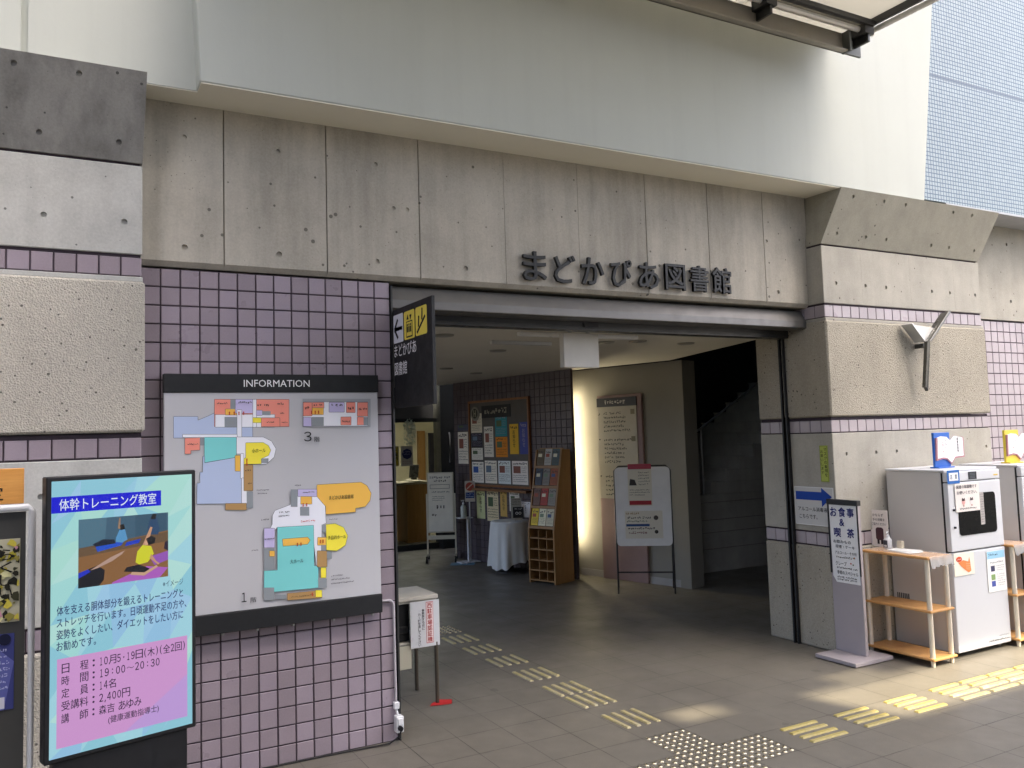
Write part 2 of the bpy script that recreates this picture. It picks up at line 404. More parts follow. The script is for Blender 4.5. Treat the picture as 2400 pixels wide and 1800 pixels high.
def floor_mat(name, rough=.42):
    n = NT(name); c = n.coord(); P = .29745
    sp = n.n('ShaderNodeSeparateXYZ'); n.l(c, sp.inputs[0])
    fx = n.math('DIVIDE', n.math('SUBTRACT', sp.outputs[0], .0064), P); fy = n.math('DIVIDE', n.math('ADD', sp.outputs[1], .7418), P)
    ex = n.math('ABSOLUTE', n.math('SUBTRACT', n.math('FRACT', fx), .5)); ey = n.math('ABSOLUTE', n.math('SUBTRACT', n.math('FRACT', fy), .5))
    # big slabs 0.9 m by 0.6 m show clear joints, the rest are tight
    e = n.math('MAXIMUM', ex, ey); tight = n.math('GREATER_THAN', e, .4915)
    k = n.n('ShaderNodeCombineXYZ'); n.l(n.math('FLOOR', fx), k.inputs[0]); n.l(n.math('FLOOR', fy), k.inputs[1])
    wn = n.n('ShaderNodeTexWhiteNoise'); n.l(k.outputs[0], wn.inputs['Vector'])
    col = (.152, .140, .115)
    a = n.ramp(wn.outputs['Value'], [(0, mul(col, .93)), (1, mul(col, 1.06))])
    a = n.mix(.5, a, n.ramp(n.noise(c, 2.3, 6, .6), [(.3, mul(col, .78)), (.7, mul(col, 1.15))]))
    a = n.mix(.2, a, n.ramp(n.noise(c, 150, 3), [(.3, mul(col, .6)), (.7, mul(col, 1.4))]))
    st = n.ramp(n.noise(c, .9, 7, .7), [(.55, 0.), (.75, 1.)])
    a = n.mix(n.math('MULTIPLY', st, .25), a, mul(col, .6))
    jn = n.noise(c, 1.6, 3)
    a = n.mix(n.math('MULTIPLY', tight, n.ramp(jn, [(.38, .25), (.6, 1.)])), a, mul(col, .2))
    sp_ = n.n('ShaderNodeTexVoronoi', i_Scale=2.1); n.l(c, sp_.inputs['Vector'])
    spot = n.math('LESS_THAN', sp_.outputs['Distance'], n.math('MULTIPLY_ADD', n.noise(c, 9, 4), .25, -.065))
    a = n.mix(n.math('MULTIPLY', spot, .45), a, mul(col, .4))
    n.base(a); n.set(n.ramp(n.noise(c, 3.5, 5), [(.3, rough-.08), (.7, rough+.12)]), 0, .25)
    n.bump(n.math('SUBTRACT', n.math('MULTIPLY', n.noise(c, 200, 2), .15), tight), .35, .002); return n.m
FLOOR = floor_mat('paving')

# ------------------------------------------------------------------ ground
mb = MB(); mb.add([(-150, -150, 0), (150, -150, 0), (150, 150, 0), (-150, 150, 0)], [(0, 1, 2, 3)])
struct(mb.build('floor', FLOOR))

# ------------------------------------------------------------------ left tiled wall beside the doorway
t = thing('tiled_wall', 'mauve square tiled wall behind the floor plan board, left of the doorway', 'wall', (-.7, .15, 0))
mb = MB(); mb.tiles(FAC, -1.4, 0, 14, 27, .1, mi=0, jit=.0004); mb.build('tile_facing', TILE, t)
mb = MB(); mb.box(-1.42, -.003, .0055, .32, 0, 2.70); mb.build('wall_core', GROUT, t)

# ------------------------------------------------------------------ concrete lintel
t = thing('concrete_lintel', 'long board-marked concrete beam over the doorway carrying the dark letters', 'beam', (1.1, .1, 2.7))
mb = MB(); mb.prism([(-1.41, -.015, 2.74), (-1.41, .012, 2.712), (-1.41, .36, 2.712), (-1.41, .36, 3.65), (-1.41, -.015, 3.65)], (5.02, 0, 0))
cut = MB()
for x in (-.973, -.389, .2, .805, 1.385, 1.97, 2.56, 3.131):
    wd = .010 if x not in (.805, 1.385) else .004
    cut.prism([(x-wd, -.04, 2.5), (x, .002, 2.5), (x+wd, -.04, 2.5)], (0, 0, 1.4))
for x in (-1.18, -.67, -.08, .51, 1.06, 3.26): cut.cyl_cut(x, 2.82, -.05, -.002)
for x, z in ((-1.18, 3.43), (-.67, 3.42), (.03, 3.16), (.12, 3.16), (3.16, 3.22), (-.08, 3.42)): cut.cyl_cut(x, z, -.05, -.005, .013)
mb.build('beam', CONC, t, cut=cut)

# ------------------------------------------------------------------ pillars
def pillar(label, xa, xb, holes, mat_c, mat_t, mat_cap, AGG, retx=None):
    """xa, xb: left and right edge of the front face; retx: plane of the visible left return face"""
    t = thing('banded_pillar', label, 'pillar', ((xa+xb)/2, .1, 0)); Y = -.17; Yb = .575
    xl = retx if retx is not None else xa
    def block(z0, z1, dy, name, mat, bev=.004, cut=None, dx=0):
        m = MB(); m.box(xl-dx, xb+dx, Y-dy, Yb, z0, z1); return m.build(name, mat, t, bev, 1, cut)
    # flared capital
    m = MB(); a, b = xa+.0, xb; fo = .075 if retx is not None else .005
    m.hexa([(xl, Y, 3.205), (b, Y, 3.205), (b, Yb, 3.205), (xl, Yb, 3.205), (xl+.055, -.352, 3.618), (b+fo, -.352, 3.618), (b+fo, Yb, 3.618), (xl, Yb, 3.618)])
    c = MB()
    for r, dz in ((0, 3.29), (1, 3.565)):
        for h in holes:
            x = xa+h+(.11 if r else -.03)*(h/(xb-xa))+(.0 if not r else .06); yf = Y-(dz-3.205)/.413*.182; c.cyl_cut(x, dz, yf-.06, yf+.012, .014)
    if retx is not None:
        gx = 4.63; c.prism([(gx-.004, -.23, 3.17), (gx, -.158, 3.17), (gx+.004, -.23, 3.17)], (.125, -.21, .476))
    m.build('capital', mat_cap, t, 0, 1, c)
    c = MB()
    for h in holes: c.cyl_cut(xa+h, 2.893, Y-.05, Y+.014, .015)
    if retx is not None:
        for x in (4.05, 4.66, 5.26): c.prism([(x-.004, Y-.04, 2.6), (x, Y+.006, 2.6), (x+.004, Y-.04, 2.6)], (0, 0, .8))
    block(2.728, 3.19, 0, 'concrete_block', mat_c, .004, c)
    m = MB(); m.box(xl+.012, xb-.012, Y+.014, Yb-.01, 3.188, 3.208); m.box(xl+.01, xb-.01, Y+.01, Yb-.01, 2.60, 2.729); m.box(xl+.01, xb-.01, Y+.01, Yb-.01, 1.69, 1.82); m.box(xl+.01, xb-.01, Y+.01, Yb-.01, .795, .92)
    m.build('joint', GROUT, t)
    for z in (2.615, 1.70, .808):
        m = MB(); n = round((xb-xl)/.1); p = (xb-xl)/n
        m.tiles(Fr((0, Y+.004, 0), (1, 0, 0)), xl, z, n, 1, p, .006, .003, .006, 0, .0005, .1)
        for F, L in ((Fr((xl+.004, Yb, 0), (0, -1, 0)), Yb-Y), (Fr((xb-.004, Y, 0), (0, 1, 0)), Yb-Y)):
            k = round(L/.1); m.tiles(F, 0, z, k, 1, L/k, .006, .003, .006, 0, .0005, .1)
        m.build('tile_band', mat_t, t)
    block(1.825, 2.588, .016, 'rough_panel', AGG, .012, None, .012)
    m = MB(); m.box(xl-.002, xb+.002, Y-.006, Yb, 2.586, 2.612); m.build('rim', mat_c, t, .003)
    c = MB()
    for h in holes: c.cyl_cut(xa+h, 1.53, Y-.05, Y+.014, .014)
    block(.918, 1.695, .002, 'concrete_block', mat_c, .004, c)
    block(0, .80, .012, 'rough_panel', AGG, .01, None, .008)
    return t
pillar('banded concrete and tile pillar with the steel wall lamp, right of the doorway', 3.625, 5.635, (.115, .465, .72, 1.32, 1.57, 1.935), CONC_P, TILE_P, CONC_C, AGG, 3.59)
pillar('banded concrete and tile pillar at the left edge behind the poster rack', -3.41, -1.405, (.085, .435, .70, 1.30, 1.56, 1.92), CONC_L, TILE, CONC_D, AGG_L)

# side wall right of the right pillar
t = thing('side_wall', 'recessed wall of concrete over pale mauve tiles at the far right', 'wall', (7.6, .2, 0))
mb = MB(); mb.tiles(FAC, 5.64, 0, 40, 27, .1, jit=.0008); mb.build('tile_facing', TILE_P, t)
mb = MB(); mb.box(5.60, 9.7, .0055, .3, 0, 2.705); mb.build('wall_core', GROUT, t)
mb = MB(); mb.box(5.60, 9.7, -.012, .3, 2.712, 3.64); cut = MB()
for x, z in ((6.375, 3.46), (6.377, 2.9), (7.1, 3.46), (7.1, 2.9)): cut.cyl_cut(x, z, -.06, .003)
mb.build('concrete_beam', CONC_P, t, cut=cut)

# ------------------------------------------------------------------ upper walls
t = thing('upper_wall', 'smooth white painted upper wall overhanging the concrete beam', 'wall', (1.7, 0, 3.62))
mb = MB(); zt = 9.0
mb.hexa([(-1.146, -.34, 3.62), (4.68, -.34, 3.62), (4.68, .36, 3.62), (-1.146, .36, 3.62), (-1.36, -.34, zt), (5.56, -.34, zt), (5.56, .36, zt), (-1.36, .36, zt)])
mb.build('wall_panel', PAINT, t, .006)
mb = MB(); mb.box(-1.14, 3.66, -.335, -.0155, 3.614, 3.6195); mb.box(-1.40, -1.1405, -.207, -.0155, 3.614, 3.6195); mb.build('soffit', PAINT_LIT, t)
t2 = thing('upper_wall_return', 'set-back white painted upper wall above the left pillar, with one vertical joint', 'wall', (-3.6, 0, 3.62))
mb = MB(); mb.hexa([(-7, -.21, 3.621), (-1.12, -.21, 3.621), (-1.12, .35, 3.621), (-7, .35, 3.621), (-7, -.21, zt), (-1.3, -.21, zt), (-1.3, .35, zt), (-7, .35, zt)])
cut = MB(); cut.box(-1.955, -1.925, -.3, -.19, 3.5, 9.5)
mb.build('wall_panel', PAINT, t2, cut=cut)

def mosaic(name):
    n = NT(name); c = n.coord(); P = .0367
    sp = n.n('ShaderNodeSeparateXYZ'); n.l(c, sp.inputs[0])
    fx = n.math('DIVIDE', sp.outputs[0], P); fz = n.math('DIVIDE', sp.outputs[2], P)
    e = n.math('MAXIMUM', n.math('ABSOLUTE', n.math('SUBTRACT', n.math('FRACT', fx), .5)), n.math('ABSOLUTE', n.math('SUBTRACT', n.math('FRACT', fz), .5)))
    k = n.n('ShaderNodeCombineXYZ'); n.l(n.math('FLOOR', fx), k.inputs[0]); n.l(n.math('FLOOR', fz), k.inputs[2])
    wn = n.n('ShaderNodeTexWhiteNoise'); n.l(k.outputs[0], wn.inputs['Vector'])
    a = n.ramp(wn.outputs['Value'], [(0, (.26, .325, .34)), (.5, (.275, .34, .355)), (1, (.29, .36, .37))])
    band = n.math('LESS_THAN', n.math('FRACT', n.math('DIVIDE', n.math('SUBTRACT', sp.outputs[2], 4.72), 1.2)), .03)
    g = n.math('GREATER_THAN', e, .405)
    a = n.mix(band, a, (.16, .20, .23)); a = n.mix(g, a, (.06, .10, .15))
    n.base(a); n.set(n.ramp(g, [(0, .22), (1, .8)]), 0, .5); n.bump(n.math('SUBTRACT', 1.0, g), .5, .002); return n.m
t = thing('mosaic_wall', 'pale blue mosaic tiled upper wall at the top right', 'wall', (8.5, 0, 3.63))
mb = MB(); mb.box(4.6, 13, -.318, .34, 3.645, zt); mb.build('mosaic_facing', mosaic('blue_mosaic'), t)
mb = MB(); mb.box(5.0, 13, -.32, .34, 3.625, 3.643); mb.build('soffit_edge', M('grey_soffit', (.40, .42, .44), .6), t)

# ------------------------------------------------------------------ canopy over the entrance
t = thing('entrance_canopy', 'flat canopy of cream panels in a grey steel frame, seen from below', 'canopy', (2.0, -1.5, 4.6))
mb = MB(); mb.box(-1.2, 3.43, -.615, -.60, 4.545, 4.70); mb.box(-1.2, 3.43, -.66, -.60, 4.545, 4.556); mb.build('fascia', M('grey_fascia', (.30, .27, .215), .5, .2, .08, 3), t, .002)
mb = MB(); mb.box(3.44, 3.62, -.62, -.60, 4.545, 4.70); mb.box(3.425, 3.445, -.68, -.60, 4.54, 4.70); mb.build('end_plate', M('grey_end_plate', (.13, .135, .12), .5, .2, .08, 3), t, .002)
mb = MB(); mb.tube([(-1.2, -.70, 4.705), (3.66, -.70, 4.705)], .022, 10); mb.tube([(3.655, -.62, 4.725), (3.655, -1.8, 4.725)], .022, 10); mb.build('tube_rail', M('bright_tube', (.72, .70, .64), .4, .25, .04, 6), t)
mb = MB(); mb.box(-1.2, 3.59, -.685, -.617, 4.735, 4.785); mb.build('channel', M('grey_channel', (.24, .225, .19), .5, .1, .08, 3), t, .002)
mb = MB(); mb.box(-1.2, 3.60, -.78, -.74, 4.72, 4.76); mb.box(3.60, 3.63, -1.8, -.70, 4.74, 4.80)
for x in (-.35, .95, 2.55): mb.box(x-.03, x+.03, -1.8, -.74, 4.74, 4.785)
mb.build('beam', STEEL_D, t, .003)
for x in (.95, 2.55, 3.55):
    mb = MB(); mb.box(x-.05, x+.05, -.76, -.615, 4.66, 4.735); mb.box(x-.012, x+.012, -.75, -.616, 4.60, 4.66); mb.build('bracket', STEEL_D, t, .003)
for x0, x1 in ((-1.2, -.355), (-.345, .945), (.955, 2.545), (2.555, 3.60)):
    mb = MB(); mb.box(x0, x1, -1.8, -.345, 4.79, 4.83); mb.build('roof_panel', CREAM, t)

# ------------------------------------------------------------------ unseen blocks added across the court to block, bounce and gap the light
t = thing('opposite_sun_blocker', 'unseen block added across the court, gapped to throw sun patches on the floor', 'building', (1, -14, 0))
def sunband(x0, x1, y0, y1, D):
    """opening in the plane y=-D through which the sun reaches the floor patch"""
    def up_(x, y): k = (y+D)/-sd.y; return (x+sd.x*k, sd.z*k)
    a = up_(x0, y0); b = up_(x1, y1); return (a[0], b[0], a[1], b[1])
D = 13.0
sun_gaps = [sunband(2.72, 6.9, -1.30, -.66, D), sunband(1.60, 1.90, -.64, -.46, D), sunband(2.98, 3.38, -.62, -.47, D)]
xs = sorted(set([1., 13.2]+[v for wn in sun_gaps for v in wn[:2]])); zs = sorted(set([0., 23.]+[v for wn in sun_gaps for v in wn[2:]]))
mb = MB()
for i in range(len(xs)-1):
    for j in range(len(zs)-1):
        cx, cz = (xs[i]+xs[i+1])/2, (zs[j]+zs[j+1])/2
        if any(q[0] < cx < q[1] and q[2] < cz < q[3] for q in sun_gaps): continue
        mb.box(xs[i], xs[i+1], -D-.06, -D, zs[j], zs[j+1])
mb.build('wall', M('bounce_render', (.76, .73, .68), .85, 0, .06, 1), t)

t = thing('dark_court_blocker', 'unseen dark block added across the left half of the court to cut light', 'building', (-3, -13, 0))
mb = MB(); mb.box(-8., .999, -D-.06, -D, 0, 23.); mb.build('wall', M('dark_blocker_face', (.06, .065, .07), .3, 0, .1, 1), t)  # dark face added to keep left light off the pillar's return side
t = thing('side_light_blocker', 'unseen block added at the left end of the court to cut side light', 'building', (-9.5, -5, 0))
mb = MB(); mb.box(-9.6, -9.0, -9.0, 2.2, 0, 14.0); mb.build('wall', M('side_blocker_render', (.20, .19, .17), .85, 0, .06, 1), t)  # added to hold back low light from the left
# ------------------------------------------------------------------ entrance: shutter head, guide rail
t = thing('roller_shutter', 'grey metal roller shutter housing raised above the doorway', 'shutter', (1.8, .15, 2.5))
mb = MB(); mb.prism([(.005, .06, 2.69), (.005, .012, 2.60), (.005, .008, 2.548), (.005, .03, 2.54), (.005, .19, 2.545), (.005, .19, 2.69)], (3.58, 0, 0)); mb.build('hood', ALU, t, .003)
mb = MB(); mb.box(.0, 3.59, .2, .30, 2.485, 2.712); mb.box(0, 3.585, .195, .2, 2.50, 2.515); mb.build('header_rail', STEEL_D, t, .002)
mb = MB(); mb.box(3.555, 3.589, .245, .258, 0, 2.49); mb.box(3.555, 3.589, .285, .30, 0, 2.49); mb.box(3.583, 3.589, .258, .285, 0, 2.49); mb.build('guide_rail', BLACKM, t)
mb = MB(); mb.box(.001, .03, .245, .258, 0, 2.49); mb.box(.001, .03, .285, .30, 0, 2.49); mb.build('guide_rail', BLACKM, t)
mb = MB(); mb.box(1.54, 1.66, .185, .1945, 2.505, 2.535); mb.build('sensor', BLACKM, t)

# ------------------------------------------------------------------ hall behind the doorway
cp = [(-3, .361), (3.62, .361), (3.72, .62), (4.33, 2.61), (3.94, 4.05), (3.40, 7.1), (3.40, 7.55), (.7, 7.55), (.7, 3.2), (-3, 3.2)]  # rear left corner left open: added gap bringing skylight into the hall
mb = MB(); mb.prism([(x, y, 2.54) for x, y in cp], (0, 0, .17)); struct(mb.build('ceiling', M('ceiling_board', (.60, .57, .49), .8, 0, .04, 1.5)))
A_ = Vector((3.805, 3.845, 0)); B_ = Vector((3.36, 7.12, 0)); FD = Fr(B_, A_-B_); DL = (A_-B_).length   # x runs from the far end to the near end
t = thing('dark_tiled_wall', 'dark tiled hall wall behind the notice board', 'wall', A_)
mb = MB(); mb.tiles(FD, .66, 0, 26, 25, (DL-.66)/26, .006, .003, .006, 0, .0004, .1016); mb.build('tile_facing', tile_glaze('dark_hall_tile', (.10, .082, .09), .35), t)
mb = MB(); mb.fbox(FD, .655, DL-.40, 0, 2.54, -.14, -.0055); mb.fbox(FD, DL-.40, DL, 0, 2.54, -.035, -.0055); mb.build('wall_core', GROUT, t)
# pale oblique wall carrying the floor directory, set back from the dark wall
FW = Fr((3.92+.15, 4.06, 0), (.262, -.965, 0))
t = thing('pale_wall', 'cream painted hall wall lit at its left edge, beside the wooden leaflet rack', 'wall', (4.0, 3.6, 0))
mb = MB(); mb.fbox(FW, -.25, 1.42, 0, 2.54, -.20, 0); mb.build('wall_panel', DWALL, t)
mb = MB(); mb.fbox(FW, -.06, 1.42, 0, .08, 0, .012); mb.build('skirting', M('skirting_paint', (.35, .33, .3), .6), t)
mb = MB(); mb.fbox(FW, 1.421, 1.56, 0, 2.54, -.22, .03); mb.build('column', DWALL, t)
# added hidden glow tube in the nook, brightening the pale wall's left edge
t = thing('hidden_glow_tube', 'added glow tube hidden behind the edge of the dark tiled wall', 'lamp', FW.p(-.05, .3, .05))
mb = MB(); mb.tube([FW.p(-.075, .40, .13), FW.p(-.075, 2.25, .13)], .014, 8)
n = NT('added_tube_glow'); n.base((.8, .8, .75)); n.b.inputs['Emission Color'].default_value = (1, .86, .58, 1); n.b.inputs['Emission Strength'].default_value = 11.0
mb.build('tube', n.m, t)
mb = MB(); mb.fbox(FW, -.105, -.093, .38, 2.3, .08, .16); mb.build('housing', WHITEP, t)

# office behind the hall
t = thing('glass_partition', 'dark framed glass front of the office at the back of the hall', 'partition', (2.5, 7.6, 0))
mb = MB(); mb.box(-3, 3.6, 7.56, 7.70, 2.06, 2.54); mb.box(-3, 1.2, 7.56, 7.7, 0, 2.06); mb.build('wall', DARKW, t)
mb = MB(); mb.box(3.66, 3.98, 7.42, 7.70, 0, 2.6); mb.box(1.2, 3.66, 7.57, 7.62, 0, .09); mb.box(1.2, 3.66, 7.57, 7.62, 2.0, 2.06); mb.box(1.2, 1.25, 7.57, 7.62, .09, 2.0); mb.build('frame', M('dark_frame', (.035, .037, .036), .4, .4), t)
mb = MB(); mb.tube([(3.80, 7.40, 1.35), (3.80, 7.38, 1.40), (3.80, 7.38, 1.78), (3.80, 7.40, 1.82)], .012, 8); mb.build('handle', STEEL, t)
def glass(name, tint=(.9, .95, .93)):
    n = NT(name); n.base(tint); n.set(.02, 0, .5); n.b.inputs['Transmission Weight'].default_value = 1.0; n.b.inputs['IOR'].default_value = 1.01; return n.m
mb = MB(); mb.box(1.25, 3.66, 7.592, 7.598, .09, 2.0); mb.build('pane', glass('office_glass'), t)
t = thing('office_room', 'lit office room with cream walls seen through the glass front', 'room', (3, 10, 0))
mb = MB(); mb.box(-1, 7, 12.0, 12.1, 0, 2.7); mb.box(-1.1, -1, 7.7, 12.1, 0, 2.7); mb.box(7, 7.1, 7.0, 12.1, 0, 2.7); mb.box(-1, 7, 7.7, 12, 2.6, 2.7); mb.box(3.98, 7, 7.5, 7.6, 0, 2.7); mb.build('wall', M('office_paint', (.62, .58, .44), .8), t)
mb = MB(); mb.box(5.42, 5.55, 11.93, 11.999, 0, 1.85); mb.build('door', M('navy_door', (.02, .02, .035), .5), t)
mb = MB(); mb.box(5.16, 5.31, 11.9, 11.999, 0, 1.9); mb.build('cupboard', WOOD_D, t)
t = thing('office_light', 'flat ceiling lamp lighting the office', 'lamp', (3.5, 9.6, 2.58))
mb = MB(); mb.box(2.6, 4.4, 9.3, 9.6, 2.56, 2.6); n = NT('office_lamp'); n.base((.8, .8, .8)); n.b.inputs['Emission Color'].default_value = (1, .93, .72, 1); n.b.inputs['Emission Strength'].default_value = 5.0
mb.build('diffuser', n.m, t)
mb = MB(); mb.box(2.58, 4.42, 9.28, 9.62, 2.585, 2.605); mb.build('frame', WHITEP, t)

# stairs
t = thing('staircase', 'dim stone staircase climbing to a landing and turning right', 'stairs', (5.6, 3.3, 0))
ST = concrete('stair_stone', (.36, .345, .305), .2, False, 2.2, .25)
for z0, z1, d in ((0, .276, 0), (.281, .476, .002), (.481, .631, 0), (.636, .846, .003), (.851, .945, -.006)):
    mb = MB(); mb.box(4.53, 9.2, 3.25+d, 6.2, z0, z1); mb.build('stone_course', ST, t, .004)
mb = MB(); mb.box(4.54, 9.19, 3.262, 6.19, .001, .94); mb.build('core', GROUT, t)
for i in range(11):
    mb = MB(); mb.box(5.45+i*.245, 9.2, 3.26, 4.75, .945+i*.148+.0006, .945+(i+1)*.148); mb.box(5.435+i*.245, 5.47+i*.245, 3.25, 4.75, .945+(i+1)*.148+.0006, .945+(i+1)*.148+.018); mb.build('step', ST, t, .003)
mb = MB(); mb.tube([(5.30, 3.33, 1.725), (5.37, 3.33, 1.76), (8.0, 3.33, 3.235)], .016, 8)
mb.build('handrail', STEEL, t)
for x in (5.385, 6.85):
    mb = MB(); mb.tube([(x, 3.33, .95+max(0, (x-5.4)*.60)), (x, 3.33, 1.765+(x-5.37)*.561)], .011, 6); mb.build('rail_post', STEEL, t)
mb = MB(); mb.tube([(6.30, 6.15, 2.17), (6.36, 6.13, 2.21), (7.4, 6.13, 2.83)], .016, 8); mb.build('handrail', STEEL, t)
t = thing('stair_well', 'walls enclosing the staircase, their shade put into a dark colour', 'wall', (7, 6.3, 0))
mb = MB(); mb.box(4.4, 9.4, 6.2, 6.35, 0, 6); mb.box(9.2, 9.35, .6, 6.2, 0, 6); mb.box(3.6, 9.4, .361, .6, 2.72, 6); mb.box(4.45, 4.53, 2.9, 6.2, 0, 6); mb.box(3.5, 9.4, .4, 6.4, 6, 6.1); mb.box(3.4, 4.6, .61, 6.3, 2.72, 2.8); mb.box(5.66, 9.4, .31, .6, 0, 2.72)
mb.build('wall', M('stair_well_shade', (.03, .03, .028), .7, 0, .15, 2), t)  # shade of the stair void put into this near-black colour

# ------------------------------------------------------------------ letters on the beam
t = thing('wall_lettering', 'dark raised letters spelling the library name on the concrete beam', 'sign', (1.8, -.02, 2.77))
LETM = M('letter_metal', (.008, .0095, .009), .55, .0, .15, 20)
LX = [(.915, 1.095, 2.765, 2.962), (1.155, 1.325, 2.765, 2.955), (1.375, 1.56, 2.765, 2.955), (1.62, 1.80, 2.765, 2.96), (1.86, 2.04, 2.765, 2.955), (2.10, 2.285, 2.77, 2.96), (2.335, 2.51, 2.77, 2.965), (2.55, 2.735, 2.77, 2.965)]
for ch, (x0, x1, z0, z1) in zip('まどかぴあ図書館', LX):
    vs, fs, _ = glyph(ch, 0., .5); mb = MB(); b = .002
    for i, (dx, dz) in enumerate(((-b, -b), (b, -b), (b, b), (-b, b), (0, b), (0, -b))): mb.add([(x0+b+v[0]*(x1-x0-2*b)+dx, -.052+(.5-v[2])*(.024-.0006*i)+.0003*i, z0+b+v[1]*(z1-z0-2*b)+dz) for v in vs], fs)
    o = mb.build('letter', LETM, t)

# ------------------------------------------------------------------ floor plan board
t = thing('floor_plan_board', 'grey INFORMATION board with coloured floor plans on the tiled wall', 'sign', (-.7, -.03, .75))
x0, x1 = -1.289, -.112
mb = MB(); mb.box(x0, x1, -.058, -.02, .862, 2.03); mb.build('panel', M('board_grey', (.56, .56, .575), .45, 0, .02, 2), t, .002)
mb = MB(); mb.box(x0-.003, x1+.004, -.066, -.015, 2.031, 2.13); mb.build('header', DARKGREY, t, .003)
mb = MB(); mb.box(x0-.003, x1+.004, -.066, -.015, .757, .861); mb.build('footer', DARKGREY, t, .003)
mb = MB(); mb.box(x0+.03, x1-.03, -.02, .001, .80, 2.09); mb.build('wall_mount', STEEL_D, t)
for x in (-1.235, -.995, -.815, -.62, -.39, -.16):
    mb = MB(); mb.tube([(x, -.035, .757), (x, -.035, .742)], .009, 8); mb.build('bolt', STEEL, t)
MAPC = dict(B='bccbe8', R='f89a88', W='f6f8ff', A='fbc558', G='959ca0', L='cfc6ec', Y='fff04c', T='84dcda', N='bc9660', V='a5a8ac')
